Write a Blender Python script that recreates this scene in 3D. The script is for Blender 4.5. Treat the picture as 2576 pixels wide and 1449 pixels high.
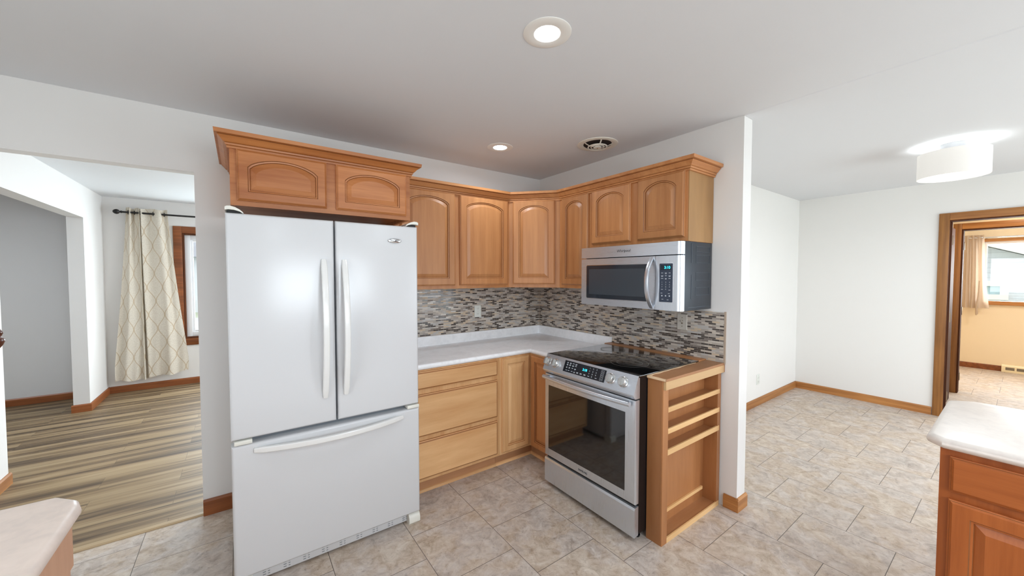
import bpy, bmesh, math, random
from mathutils import Vector, Matrix
random.seed(7)
for o in list(bpy.data.objects): bpy.data.objects.remove(o)
SC = bpy.context.scene
COL = SC.collection
R = math.radians

# ------------------------------------------------------------------ camera, world, lights, exposure
cam_d = bpy.data.cameras.new('camera'); cam = bpy.data.objects.new('camera', cam_d); COL.objects.link(cam)
cam_d.sensor_fit = 'HORIZONTAL'; cam_d.sensor_width = 36.0; cam_d.lens = 36.0*942.92/2576
cam_d.clip_start = .05; cam_d.clip_end = 200
cam.location = (-2.5349, -2.9989, 1.5075)
cam.rotation_euler = (math.pi/2-.0341, 0, -.6288)
SC.camera = cam
SC.view_settings.view_transform = 'Standard'; SC.view_settings.look = 'None'
SC.view_settings.gamma = 1.0; SC.view_settings.use_curve_mapping = False
SC.view_settings.exposure = 0.1
SC.cycles.max_bounces = 10; SC.cycles.diffuse_bounces = 6; SC.cycles.glossy_bounces = 5
SC.cycles.transmission_bounces = 6; SC.cycles.transparent_max_bounces = 12
SC.cycles.caustics_reflective = False; SC.cycles.caustics_refractive = False
SC.cycles.sample_clamp_indirect = 6.0; SC.cycles.use_denoising = True

W = bpy.data.worlds.new('overcast_sky'); SC.world = W; W.use_nodes = True
wn = W.node_tree.nodes; wl = W.node_tree.links
bg = wn['Background']; bg.inputs['Strength'].default_value = 2.4
wtc = wn.new('ShaderNodeTexCoord'); wsep = wn.new('ShaderNodeSeparateXYZ'); wr = wn.new('ShaderNodeValToRGB')
wl.new(wtc.outputs['Generated'], wsep.inputs[0]); wl.new(wsep.outputs['Z'], wr.inputs[0])
wr.color_ramp.elements[0].position = 0.0; wr.color_ramp.elements[0].color = (.86, .90, .95, 1)
wr.color_ramp.elements[1].position = 0.7; wr.color_ramp.elements[1].color = (.93, .97, 1.0, 1)
wl.new(wr.outputs[0], bg.inputs['Color'])

H = 2.4935            # ceiling height
def area(name, loc, rot, sx, sy, power, col=(1, 1, 1), shape='RECTANGLE', spread=180):
    l = bpy.data.lights.new(name, 'AREA'); l.shape = shape; l.size = sx; l.size_y = sy
    l.energy = power; l.color = col; l.spread = R(spread)
    o = bpy.data.objects.new(name, l); COL.objects.link(o); o.location = loc; o.rotation_euler = rot
    return o
DAY = (.82, .92, 1.0)
# daylight through the windows (lights stand in the window openings, looking into the rooms); breakfast and living-side ones are added fill
area('daylight_kitchen_window', (-1.6, -5.32, 1.53), (R(90), 0, 0), 1.36, .92, 46, DAY)
area('left_wall_fill', (-4.62, -2.6, 1.5), (R(90), 0, R(-90)), 1.95, 1.15, 21, DAY)  # no window known here; light added to brighten the range wall
area('daylight_patio_door', (1.9, -5.24, 1.1), (R(90), 0, 0), 2.4, 2.0, 55, DAY)
area('daylight_living_window', (-2.0, 3.99, 1.4), (R(-90), 0, 0), 2.0, 1.4, 90, DAY)
area('living_side_fill', (.95, 2.0, 1.4), (R(90), 0, R(90)), 1.6, 1.5, 100, DAY)  # unseen side window, added to fill the living room with light
area('daylight_bedroom_window', (7.3, -3.6, 1.6), (R(90), 0, R(90)), 1.8, 1.0, 85, (.95, .97, 1))

# ------------------------------------------------------------------ mesh helpers
class MB:
    """collects shapes in world coordinates; build() links them as one mesh object"""
    def __init__(s): s.v = []; s.f = []; s.mi = []; s.uv = None
    def add(s, vs, fs, mi=0):
        n = len(s.v); s.v += [tuple(p) for p in vs]
        for f in fs: s.f.append([n+i for i in f]); s.mi.append(mi)
    def box(s, x0, x1, y0, y1, z0, z1, bev=0, mi=0, seg=2):
        x0, x1 = min(x0, x1), max(x0, x1); y0, y1 = min(y0, y1), max(y0, y1); z0, z1 = min(z0, z1), max(z0, z1)
        vs = [(x, y, z) for x in (x0, x1) for y in (y0, y1) for z in (z0, z1)]
        fs = [(0, 1, 3, 2), (4, 6, 7, 5), (0, 4, 5, 1), (2, 3, 7, 6), (0, 2, 6, 4), (1, 5, 7, 3)]
        if bev <= 0: s.add(vs, fs, mi); return s
        b = bmesh.new(); bv = [b.verts.new(v) for v in vs]
        for f in fs: b.faces.new([bv[i] for i in f])
        bmesh.ops.bevel(b, geom=b.edges[:]+b.verts[:], offset=bev, segments=seg, profile=.5, affect='EDGES')
        s.bm(b, mi); return s
    def bm(s, b, mi=0):
        b.verts.index_update()
        s.add([v.co[:] for v in b.verts], [[v.index for v in f.verts] for f in b.faces], mi); b.free()
    def prism(s, pts, z0, z1, mi=0):
        n = len(pts)
        s.add([(x, y, z0) for x, y in pts]+[(x, y, z1) for x, y in pts],
              [list(range(n))[::-1], list(range(n, 2*n))]+[(i, (i+1) % n, n+(i+1) % n, n+i) for i in range(n)], mi); return s
    def extr(s, pts, axis, a0, a1, mi=0):
        """2D outline pts extruded along an axis: x -> (a,p,q), y -> (p,a,q), z -> (p,q,a)"""
        def P(a, p, q): return {'x': (a, p, q), 'y': (p, a, q), 'z': (p, q, a)}[axis]
        n = len(pts)
        s.add([P(a0, *p) for p in pts]+[P(a1, *p) for p in pts],
              [list(range(n))[::-1], list(range(n, 2*n))]+[(i, (i+1) % n, n+(i+1) % n, n+i) for i in range(n)], mi); return s
    def loops(s, L, mis=None, cap0=True, cap1=True, close=True):
        n = len(L[0]); vs = [p for l in L for p in l]; b = len(s.v)
        s.v += [tuple(p) for p in vs]
        for k in range(len(L)-1):
            for i in range(n if close else n-1):
                j = (i+1) % n
                s.f.append([b+k*n+i, b+k*n+j, b+(k+1)*n+j, b+(k+1)*n+i]); s.mi.append(mis[k] if mis else 0)
        if cap0: s.f.append([b+i for i in range(n)][::-1]); s.mi.append(mis[0] if mis else 0)
        if cap1: s.f.append([b+(len(L)-1)*n+i for i in range(n)]); s.mi.append(mis[-1] if mis else 0)
        return s
    def lathe(s, c, prof, seg=32, axis='z', mi=0, cap0=False, cap1=False, a0=0, a1=2*math.pi):
        """prof: list of (radius, height along axis)"""
        full = abs(a1-a0-2*math.pi) < 1e-6; L = []
        ns = seg if full else seg+1
        for r, h in prof:
            l = []
            for i in range(ns):
                a = a0+(a1-a0)*i/seg; p, q = r*math.cos(a), r*math.sin(a)
                d = {'z': (p, q, h), 'x': (h, p, q), 'y': (q, h, p)}[axis]
                l.append((c[0]+d[0], c[1]+d[1], c[2]+d[2]))
            L.append(l)
        return s.loops(L, [mi]*len(L), cap0, cap1, close=full)
    def tube(s, pts, r, seg=10, mi=0):
        pts = [Vector(p) for p in pts]; L = []
        for i, p in enumerate(pts):
            d = (pts[min(i+1, len(pts)-1)]-pts[max(i-1, 0)]).normalized()
            up = Vector((0, 0, 1)) if abs(d.z) < .9 else Vector((1, 0, 0))
            a = d.cross(up).normalized(); b = a.cross(d)
            rr = r[i] if isinstance(r, (list, tuple)) else r
            L.append([p+a*(rr*math.cos(t))+b*(rr*math.sin(t)) for t in [2*math.pi*k/seg for k in range(seg)]])
        return s.loops(L, [mi]*len(L))
    def bar(s, pts, wdir, w, t, mi=0, n=12, taper=True):
        """bowed bar with an elliptical section: wdir is the width direction"""
        pts = [Vector(p) for p in pts]; wd = Vector(wdir).normalized(); L = []
        for i, p in enumerate(pts):
            d = (pts[min(i+1, len(pts)-1)]-pts[max(i-1, 0)]).normalized(); b = d.cross(wd).normalized()
            k = 1.0
            if taper and (i == 0 or i == len(pts)-1): k = .78
            L.append([p+wd*(w*.5*k*math.copysign(abs(math.cos(a))**.6, math.cos(a)))+b*(t*.5*k*math.copysign(abs(math.sin(a))**.6, math.sin(a)))
                      for a in [2*math.pi*j/n for j in range(n)]])
        return s.loops(L, [mi]*len(L))
    def sweep(s, path, prof, side=1, mi=0, dark=()):
        """closed profile of (outward offset, z) mitred along an open plan path"""
        path = [Vector(p) for p in path]; N = []
        for i in range(len(path)-1):
            d = (path[i+1]-path[i]).normalized(); N.append(Vector((d.y, -d.x))*side)
        L = []
        for i, p in enumerate(path):
            if i == 0: m = N[0]
            elif i == len(path)-1: m = N[-1]
            else: m = (N[i-1]+N[i])/(1+N[i-1].dot(N[i]))
            L.append([(p.x+m.x*o, p.y+m.y*o, z) for o, z in prof])
        f0 = len(s.f); s.loops(L, [mi]*len(L)); n = len(prof)
        for k in range((len(L)-1)*n):
            if k % n in dark: s.mi[f0+k] = 1
        return s
    def slab(s, pts, prof, mi=0):
        """polygon (counter-clockwise) with a moulded edge: prof = (inset, z) loops"""
        n = len(pts); P = [Vector(p) for p in pts]; M = []
        for i in range(n):
            d0 = (P[i]-P[i-1]).normalized(); d1 = (P[(i+1) % n]-P[i]).normalized()
            a = Vector((-d0.y, d0.x)); b = Vector((-d1.y, d1.x)); M.append((a+b)/(1+a.dot(b)))
        return s.loops([[(P[i].x+M[i].x*o, P[i].y+M[i].y*o, z) for i in range(n)] for o, z in prof], [mi]*len(prof))
    def build(s, name, mats, parent=None, smooth=30, recalc=True):
        if not isinstance(mats, (list, tuple)): mats = [mats]
        off = Vector((0, 0, 0)); p = parent
        while p is not None: off += p.location; p = p.parent
        me = bpy.data.meshes.new(name)
        me.from_pydata([(v[0]-off.x, v[1]-off.y, v[2]-off.z) for v in s.v], [], s.f)
        for m in mats: me.materials.append(m)
        me.polygons.foreach_set('material_index', [min(i, len(mats)-1) for i in s.mi])
        if recalc:
            b = bmesh.new(); b.from_mesh(me); bmesh.ops.recalc_face_normals(b, faces=b.faces[:]); b.to_mesh(me); b.free()
        if smooth:
            me.polygons.foreach_set('use_smooth', [True]*len(me.polygons)); me.set_sharp_from_angle(angle=R(smooth))
        me.update()
        o = bpy.data.objects.new(name, me); COL.objects.link(o)
        if parent is not None: o.parent = parent
        return o

def tag(o, label, cat, group=None):
    o['label'] = label; o['category'] = cat
    if group: o['group'] = group
    return o
def thing(name, label, cat, loc, group=None):
    o = bpy.data.objects.new(name, None); COL.objects.link(o); o.location = loc; o.empty_display_size = .1
    return tag(o, label, cat, group)
def struct(o): o['kind'] = 'structure'; return o
def copy_tree(o, parent=None):
    c = o.copy(); COL.objects.link(c); c.parent = parent
    for ch in list(o.children): copy_tree(ch, c)
    return c
def lettering(name, txt, size, mat, parent, origin, ux, uz, depth=.0008, align='CENTER', shear=0.0, sx=1.0):
    """text laid on a face: origin = centre, ux = reading direction, uz = up"""
    cu = bpy.data.curves.new(name, 'FONT'); cu.body = txt; cu.size = size; cu.extrude = depth
    cu.align_x = align; cu.align_y = 'CENTER'; cu.shear = shear
    t = bpy.data.objects.new(name+'_curve', cu); COL.objects.link(t)
    bpy.context.view_layer.update()
    me = bpy.data.meshes.new_from_object(t); bpy.data.objects.remove(t); bpy.data.curves.remove(cu)
    ux = Vector(ux).normalized(); uz = Vector(uz).normalized(); n = ux.cross(uz); off = Vector(origin); p = parent
    while p is not None: off = off-p.location; p = p.parent
    for v in me.vertices: v.co = off+ux*(v.co.x*sx)+uz*v.co.y+n*v.co.z
    me.materials.clear(); me.materials.append(mat); me.name = name
    o = bpy.data.objects.new(name, me); COL.objects.link(o); o.parent = parent
    return o

# ------------------------------------------------------------------ materials
def srgb(r, g, b):
    def f(c): c /= 255; return c/12.92 if c <= .04045 else ((c+.055)/1.055)**2.4
    return (f(r), f(g), f(b), 1)
def mat(name):
    m = bpy.data.materials.new(name); m.use_nodes = True
    nt = m.node_tree; return m, nt.nodes, nt.links, nt.nodes['Principled BSDF']
def setin(p, **k):
    for a, v in k.items(): p.inputs[a.replace('_', ' ')].default_value = v
def plain(name, col, rough=.5, metal=0.0, spec=.5, emit=0, var=0.0, bump=0.0, bscale=300, coat=0.0):
    m, n, l, p = mat(name)
    setin(p, Base_Color=col, Roughness=rough, Metallic=metal)
    p.inputs['Specular IOR Level'].default_value = spec
    if coat: p.inputs['Coat Weight'].default_value = coat; p.inputs['Coat Roughness'].default_value = .08
    if emit: p.inputs['Emission Color'].default_value = col; p.inputs['Emission Strength'].default_value = emit
    tc = n.new('ShaderNodeTexCoord'); no = n.new('ShaderNodeTexNoise'); no.inputs['Scale'].default_value = 6; no.inputs['Detail'].default_value = 4
    l.new(tc.outputs['Object'], no.inputs['Vector'])
    if var:
        mx = n.new('ShaderNodeMix'); mx.data_type = 'RGBA'
        mx.inputs['A'].default_value = tuple(c*(1-var) for c in col[:3])+(1,); mx.inputs['B'].default_value = tuple(min(1, c*(1+var)) for c in col[:3])+(1,)
        l.new(no.outputs['Fac'], mx.inputs['Factor']); l.new(mx.outputs['Result'], p.inputs['Base Color'])
    if bump:
        n2 = n.new('ShaderNodeTexNoise'); n2.inputs['Scale'].default_value = bscale; l.new(tc.outputs['Object'], n2.inputs['Vector'])
        b = n.new('ShaderNodeBump'); b.inputs['Strength'].default_value = bump; b.inputs['Distance'].default_value = .002
        l.new(n2.outputs['Fac'], b.inputs['Height']); l.new(b.outputs['Normal'], p.inputs['Normal'])
    return m
def wood(name, lo, hi, axis='z', rough=.38, streak=1.0, fine=1.0, spec=.45, vary=.10):
    """long fine grain along an axis, faint cathedral bands, piece-to-piece variation"""
    m, n, l, p = mat(name)
    setin(p, Roughness=rough); p.inputs['Specular IOR Level'].default_value = spec
    tc = n.new('ShaderNodeTexCoord'); oi = n.new('ShaderNodeObjectInfo')
    off = n.new('ShaderNodeVectorMath'); off.operation = 'SCALE'; off.inputs[0].default_value = (3.1, 5.7, 4.3)
    l.new(oi.outputs['Random'], off.inputs['Scale'])
    ad = n.new('ShaderNodeVectorMath'); l.new(tc.outputs['Object'], ad.inputs[0]); l.new(off.outputs[0], ad.inputs[1])
    def mp(a, b):
        k = n.new('ShaderNodeMapping'); sc = [b, b, b]; sc['xyz'.index(axis)] = a
        k.inputs['Scale'].default_value = sc; l.new(ad.outputs[0], k.inputs['Vector']); return k
    n1 = n.new('ShaderNodeTexNoise'); n1.inputs['Scale'].default_value = 1; n1.inputs['Detail'].default_value = 6; n1.inputs['Roughness'].default_value = .62
    l.new(mp(1.6, 26*streak).outputs[0], n1.inputs['Vector'])
    n2 = n.new('ShaderNodeTexNoise'); n2.inputs['Scale'].default_value = 1; n2.inputs['Detail'].default_value = 3; n2.inputs['Distortion'].default_value = .8
    l.new(mp(.9, 5*streak).outputs[0], n2.inputs['Vector'])
    n3 = n.new('ShaderNodeTexNoise'); n3.inputs['Scale'].default_value = 1; n3.inputs['Detail'].default_value = 2
    l.new(mp(8, 260*fine).outputs[0], n3.inputs['Vector'])
    a = n.new('ShaderNodeMath'); a.operation = 'MULTIPLY'; a.inputs[1].default_value = .55; l.new(n1.outputs['Fac'], a.inputs[0])
    b = n.new('ShaderNodeMath'); b.operation = 'MULTIPLY_ADD'; b.inputs[1].default_value = .45; l.new(n2.outputs['Fac'], b.inputs[0]); l.new(a.outputs[0], b.inputs[2])
    c = n.new('ShaderNodeMath'); c.operation = 'MULTIPLY_ADD'; c.inputs[1].default_value = .09; l.new(n3.outputs['Fac'], c.inputs[0]); l.new(b.outputs[0], c.inputs[2])
    rp = n.new('ShaderNodeValToRGB'); rp.color_ramp.elements[0].position = .38; rp.color_ramp.elements[1].position = .74
    rp.color_ramp.elements[0].color = lo; rp.color_ramp.elements[1].color = hi
    l.new(c.outputs[0], rp.inputs[0])
    hs = n.new('ShaderNodeHueSaturation'); mr = n.new('ShaderNodeMapRange'); mr.inputs['To Min'].default_value = 1-vary; mr.inputs['To Max'].default_value = 1+vary
    l.new(oi.outputs['Random'], mr.inputs['Value']); l.new(mr.outputs[0], hs.inputs['Value']); l.new(rp.outputs[0], hs.inputs['Color'])
    l.new(hs.outputs[0], p.inputs['Base Color'])
    bp = n.new('ShaderNodeBump'); bp.inputs['Strength'].default_value = .06; bp.inputs['Distance'].default_value = .001
    l.new(n3.outputs['Fac'], bp.inputs['Height']); l.new(bp.outputs[0], p.inputs['Normal'])
    return m
def math_node(n, l, op, a, b=None, c=None):
    k = n.new('ShaderNodeMath'); k.operation = op
    for i, x in enumerate((a, b, c)):
        if x is None: continue
        if isinstance(x, (int, float)): k.inputs[i].default_value = x
        else: l.new(x, k.inputs[i])
    return k.outputs[0]
def ramp(n, l, src, stops, const=False):
    r = n.new('ShaderNodeValToRGB'); e = r.color_ramp.elements
    if const: r.color_ramp.interpolation = 'CONSTANT'
    while len(e) < len(stops): e.new(.5)
    for k, (pos, col) in enumerate(stops): e[k].position = pos; e[k].color = col
    l.new(src, r.inputs[0]); return r.outputs[0]
def pos_xyz(n, l):
    g = n.new('ShaderNodeNewGeometry'); s = n.new('ShaderNodeSeparateXYZ'); l.new(g.outputs['Position'], s.inputs[0]); return g, s
def comb(n, l, x, y, z=0.0):
    k = n.new('ShaderNodeCombineXYZ')
    for i, v in enumerate((x, y, z)):
        if isinstance(v, (int, float)): k.inputs[i].default_value = v
        else: l.new(v, k.inputs[i])
    return k.outputs[0]

MAPLE_LO, MAPLE_HI = srgb(168, 110, 66), srgb(200, 142, 92)
maple_v = wood('maple_upright_grain', MAPLE_LO, MAPLE_HI, 'z')
maple_x = wood('maple_grain_along_back_wall', MAPLE_LO, MAPLE_HI, 'x')
maple_y = wood('maple_grain_along_range_wall', MAPLE_LO, MAPLE_HI, 'y')
pale_x = wood('pale_maple_drawer_grain', srgb(210, 156, 104), srgb(240, 196, 144), 'x', streak=.6)
pale_v = wood('pale_maple_upright_grain', srgb(210, 156, 104), srgb(240, 196, 144), 'z')
glaze_and_shade = plain('brown_glaze_and_crown_shade', srgb(128, 78, 42), .5)  # real glaze on the doors, painted crevice shade on the crowns
ply = wood('plywood_side_skin', srgb(146, 108, 66), srgb(170, 130, 84), 'z', streak=.5)
rack_v = wood('stained_board_upright', srgb(150, 98, 58), srgb(178, 123, 78), 'z', streak=.5)
rack_x = wood('stained_board_lying', srgb(156, 106, 68), srgb(184, 134, 92), 'x', streak=.5)
rail_x = wood('pale_lip_rail', srgb(214, 168, 112), srgb(236, 196, 142), 'x', streak=.6)
chip = plain('bare_chipped_edge', srgb(226, 196, 160), .7, var=.08)
oak_v = wood('oak_trim_upright', srgb(112, 70, 34), srgb(172, 118, 62), 'z', streak=1.6, rough=.42)
oak_x = wood('oak_trim_along_x', srgb(140, 86, 42), srgb(196, 138, 78), 'x', streak=1.6, rough=.42)
oak_y = wood('oak_trim_along_y', srgb(140, 86, 42), srgb(196, 138, 78), 'y', streak=1.6, rough=.42)
darkoak_v = wood('dark_oak_upright', srgb(62, 32, 18), srgb(104, 60, 34), 'z', streak=1.6, rough=.65, spec=.2)
darkoak_x = wood('dark_oak_along_x', srgb(96, 50, 22), srgb(150, 86, 42), 'x', streak=1.6)
redoak_x = wood('reddish_oak_base_along_x', srgb(120, 66, 34), srgb(166, 100, 58), 'x', streak=1.6)
redoak_y = wood('reddish_oak_base_along_y', srgb(120, 66, 34), srgb(166, 100, 58), 'y', streak=1.6)
paint = plain('wall_paint_warm_white', srgb(226, 224, 222), .75, spec=.25, var=.008, bump=.05, bscale=500)
paint_grey = plain('wall_paint_cool_white', srgb(214, 214, 216), .75, spec=.25, var=.008, bump=.05, bscale=500)
paint_nook = plain('wall_paint_nook_white', srgb(232, 231, 228), .75, spec=.25, var=.008, bump=.05, bscale=500)
paint_peach = plain('wall_paint_peach', srgb(234, 216, 186), .75, spec=.25, var=.01)
ceil_m = plain('ceiling_flat_white', srgb(221, 223, 226), .85, spec=.2, var=.006, bump=.04, bscale=350)
fridge_m = plain('white_enamel_fine_grain', srgb(208, 209, 211), .20, spec=.42, bump=.03, bscale=900)
handle_m = plain('glossy_white_plastic', srgb(228, 228, 226), .16, spec=.5)
cream_m = plain('cream_plastic', srgb(224, 223, 214), .35)
gasket = plain('grey_door_gasket', srgb(112, 118, 124), .6)
black_gap = plain('black_gap_shade', srgb(16, 15, 15), .6)  # flat black paints the shade inside gaps and slots
white_plastic = plain('white_plate_plastic', srgb(222, 226, 220), .35)
grey_plastic = plain('grey_plate_plastic', srgb(196, 190, 180), .4)
black_m = plain('black_metal_rod', srgb(18, 16, 15), .4)
white_trim = plain('white_enamel_trim', srgb(235, 233, 228), .4)
vinyl = plain('white_vinyl_sash', srgb(226, 226, 228), .4)
chrome = plain('polished_chrome', srgb(214, 216, 220), .12, metal=1)
hinge_m = plain('worn_brass_hinge', srgb(140, 118, 92), .45, metal=.6)
black_enamel = plain('black_enamel_side', srgb(14, 16, 20), .35, spec=.5)
dark_steel = plain('dark_painted_steel', srgb(52, 58, 66), .38, metal=.35, spec=.5)
knob_m = plain('satin_silver_knob', srgb(206, 206, 204), .24, metal=.9)
cooktop_m = plain('black_ceramic_glass', srgb(8, 8, 9), .07, spec=1.0, coat=.4)
oven_glass = plain('dark_oven_glass', srgb(11, 11, 12), .05, spec=.9, coat=.3)
mw_glass = plain('smoked_microwave_glass', srgb(30, 38, 48), .10, spec=.8)
mw_mesh = plain('dark_door_screen', srgb(58, 66, 74), .22, spec=.7)
pad_m = plain('slate_blue_touch_pad', srgb(52, 62, 80), .3)
legend_m = plain('white_key_print', srgb(206, 214, 222), .5)
ring_m = plain('grey_burner_print', srgb(112, 108, 104), .4)
ink_m = plain('dark_grey_logo_print', srgb(62, 66, 72), .5)
cyan = plain('cyan_clock_segments', srgb(50, 225, 255), .5, emit=2.2)
lamp_lens = plain('lit_lamp_lens', (.93, .96, 1.0, 1), .5, emit=14)
shade_m = plain('lit_fabric_drum_shade', (.60, .585, .555, 1), .8, emit=.56)
diff_m = plain('lit_white_diffuser', (1.0, .99, .96, 1), .8, emit=1.15)
brick_brown = plain('dusty_duct_liner', srgb(78, 58, 44), .9, var=.35)
vent_m = plain('yellowed_white_vent', srgb(226, 220, 208), .45)
register_m = plain('cream_enamel_register', srgb(240, 226, 190), .4)
slot_dark = plain('shadowed_slots', srgb(120, 108, 92), .6)
turned = wood('dark_turned_wood', srgb(52, 22, 14), srgb(112, 56, 38), 'z', rough=.25)
beige_edge = plain('beige_tile_edge', srgb(176, 158, 140), .5)

def brushed(name, axis, base=(214, 220, 228)):
    m, n, l, p = mat(name)
    setin(p, Metallic=.82, Roughness=.3, Base_Color=srgb(*base))
    p.inputs['Anisotropic'].default_value = 0
    tc = n.new('ShaderNodeTexCoord'); mp = n.new('ShaderNodeMapping'); sc = [900, 900, 900]; sc['xyz'.index(axis)] = 6
    mp.inputs['Scale'].default_value = sc; l.new(tc.outputs['Object'], mp.inputs['Vector'])
    no = n.new('ShaderNodeTexNoise'); no.inputs['Scale'].default_value = 1; no.inputs['Detail'].default_value = 2; l.new(mp.outputs[0], no.inputs['Vector'])
    l.new(math_node(n, l, 'MULTIPLY_ADD', no.outputs['Fac'], .16, .22), p.inputs['Roughness'])
    bp = n.new('ShaderNodeBump'); bp.inputs['Strength'].default_value = .05; bp.inputs['Distance'].default_value = .0005
    l.new(no.outputs['Fac'], bp.inputs['Height']); l.new(bp.outputs[0], p.inputs['Normal'])
    return m
steel_y = brushed('brushed_steel', 'y')
steel_v = brushed('brushed_steel_upright', 'z')

def tile_floor():
    m, n, l, p = mat('stone_look_floor_tile')
    g, s = pos_xyz(n, l); T = .4165
    v = comb(n, l, math_node(n, l, 'ADD', s.outputs['Y'], 1.578+T*40), math_node(n, l, 'ADD', s.outputs['X'], .925+T*40))
    br = n.new('ShaderNodeTexBrick'); l.new(v, br.inputs['Vector'])
    br.offset = .5; br.offset_frequency = 2; br.squash = 1
    for k, x in (('Scale', 1), ('Mortar Size', .0016), ('Mortar Smooth', .2), ('Bias', 0), ('Brick Width', T), ('Row Height', T)): br.inputs[k].default_value = x
    br.inputs['Color1'].default_value = (0, 0, 0, 1); br.inputs['Color2'].default_value = (1, 1, 1, 1); br.inputs['Mortar'].default_value = (.5, .5, .5, 1)
    # each tile shifts the stone print
    sh = n.new('ShaderNodeVectorMath'); sh.operation = 'SCALE'; sh.inputs[0].default_value = (0, 0, 1)
    l.new(math_node(n, l, 'MULTIPLY', br.outputs['Color'], 37.0), sh.inputs['Scale'])
    ad = n.new('ShaderNodeVectorMath'); l.new(g.outputs['Position'], ad.inputs[0]); l.new(sh.outputs[0], ad.inputs[1])
    def noise(sc, det, ro, dist=0):
        k = n.new('ShaderNodeTexNoise'); k.inputs['Scale'].default_value = sc; k.inputs['Detail'].default_value = det; k.inputs['Roughness'].default_value = ro
        k.inputs['Distortion'].default_value = dist; l.new(ad.outputs[0], k.inputs['Vector']); return k.outputs['Fac']
    big = noise(4.2, 4, .6, .6); mid = noise(15, 6, .68, .9); fine = noise(46, 6, .72, .5)
    c1 = ramp(n, l, big, [(.30, srgb(156, 148, 143)), (.46, srgb(197, 185, 176)), (.56, srgb(184, 162, 138)), (.68, srgb(210, 196, 178))])
    c2 = ramp(n, l, mid, [(.34, srgb(144, 126, 110)), (.5, srgb(194, 180, 168)), (.66, srgb(220, 212, 204))])
    mx = n.new('ShaderNodeMix'); mx.data_type = 'RGBA'; mx.inputs['Factor'].default_value = .5; l.new(c1, mx.inputs['A']); l.new(c2, mx.inputs['B'])
    fl = n.new('ShaderNodeMix'); fl.data_type = 'RGBA'; l.new(mx.outputs['Result'], fl.inputs['A'])
    l.new(math_node(n, l, 'MULTIPLY', ramp(n, l, fine, [(.56, (0, 0, 0, 1)), (.66, (1, 1, 1, 1))]), .55), fl.inputs['Factor']); fl.inputs['B'].default_value = srgb(212, 200, 182)
    dk = n.new('ShaderNodeMix'); dk.data_type = 'RGBA'; l.new(fl.outputs['Result'], dk.inputs['A'])
    l.new(math_node(n, l, 'MULTIPLY', ramp(n, l, fine, [(.30, (1, 1, 1, 1)), (.43, (0, 0, 0, 1))]), .5), dk.inputs['Factor']); dk.inputs['B'].default_value = srgb(104, 88, 76)
    jt = n.new('ShaderNodeMix'); jt.data_type = 'RGBA'; l.new(dk.outputs['Result'], jt.inputs['A']); jt.inputs['B'].default_value = srgb(92, 82, 74)
    l.new(br.outputs['Fac'], jt.inputs['Factor']); l.new(jt.outputs['Result'], p.inputs['Base Color'])
    l.new(math_node(n, l, 'MULTIPLY_ADD', mid, .22, .40), p.inputs['Roughness'])
    bp = n.new('ShaderNodeBump'); bp.inputs['Strength'].default_value = .15; bp.inputs['Distance'].default_value = .002
    l.new(math_node(n, l, 'SUBTRACT', fine, math_node(n, l, 'MULTIPLY', br.outputs['Fac'], 2.0)), bp.inputs['Height']); l.new(bp.outputs[0], p.inputs['Normal'])
    return m
def laminate():
    m, n, l, p = mat('weathered_plank_laminate')
    g, s = pos_xyz(n, l)
    v = comb(n, l, math_node(n, l, 'ADD', s.outputs['X'], 20), math_node(n, l, 'ADD', s.outputs['Y'], 9.98))
    br = n.new('ShaderNodeTexBrick'); l.new(v, br.inputs['Vector']); br.offset = .37; br.offset_frequency = 2
    for k, x in (('Scale', 1), ('Mortar Size', .0012), ('Mortar Smooth', .1), ('Bias', 0), ('Brick Width', 1.22), ('Row Height', .18)): br.inputs[k].default_value = x
    br.inputs['Color1'].default_value = (0, 0, 0, 1); br.inputs['Color2'].default_value = (1, 1, 1, 1); br.inputs['Mortar'].default_value = (.5, .5, .5, 1)
    sh = comb(n, l, 0.0, 0.0, math_node(n, l, 'MULTIPLY', br.outputs['Color'], 0.9))
    def noise(ax, ay, det, dist=0):
        mp = n.new('ShaderNodeMapping'); mp.inputs['Scale'].default_value = (ax, ay, 1); l.new(g.outputs['Position'], mp.inputs['Vector'])
        ad = n.new('ShaderNodeVectorMath'); l.new(mp.outputs[0], ad.inputs[0]); l.new(sh, ad.inputs[1])
        k = n.new('ShaderNodeTexNoise'); k.inputs['Scale'].default_value = 1; k.inputs['Detail'].default_value = det; k.inputs['Distortion'].default_value = dist
        l.new(ad.outputs[0], k.inputs['Vector']); return k.outputs['Fac']
    a = noise(.5, 12, 3, .5); b = noise(2.2, 64, 5)
    t = math_node(n, l, 'ADD', math_node(n, l, 'MULTIPLY', a, .72), math_node(n, l, 'MULTIPLY', b, .28))
    c = ramp(n, l, t, [(.35, srgb(70, 54, 38)), (.45, srgb(103, 83, 60)), (.53, srgb(138, 115, 84)), (.66, srgb(162, 140, 108))])
    jt = n.new('ShaderNodeMix'); jt.data_type = 'RGBA'; l.new(c, jt.inputs['A']); jt.inputs['B'].default_value = srgb(82, 68, 54)
    l.new(math_node(n, l, 'MULTIPLY', br.outputs['Fac'], .7), jt.inputs['Factor']); l.new(jt.outputs['Result'], p.inputs['Base Color'])
    setin(p, Roughness=.5)
    return m
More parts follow.
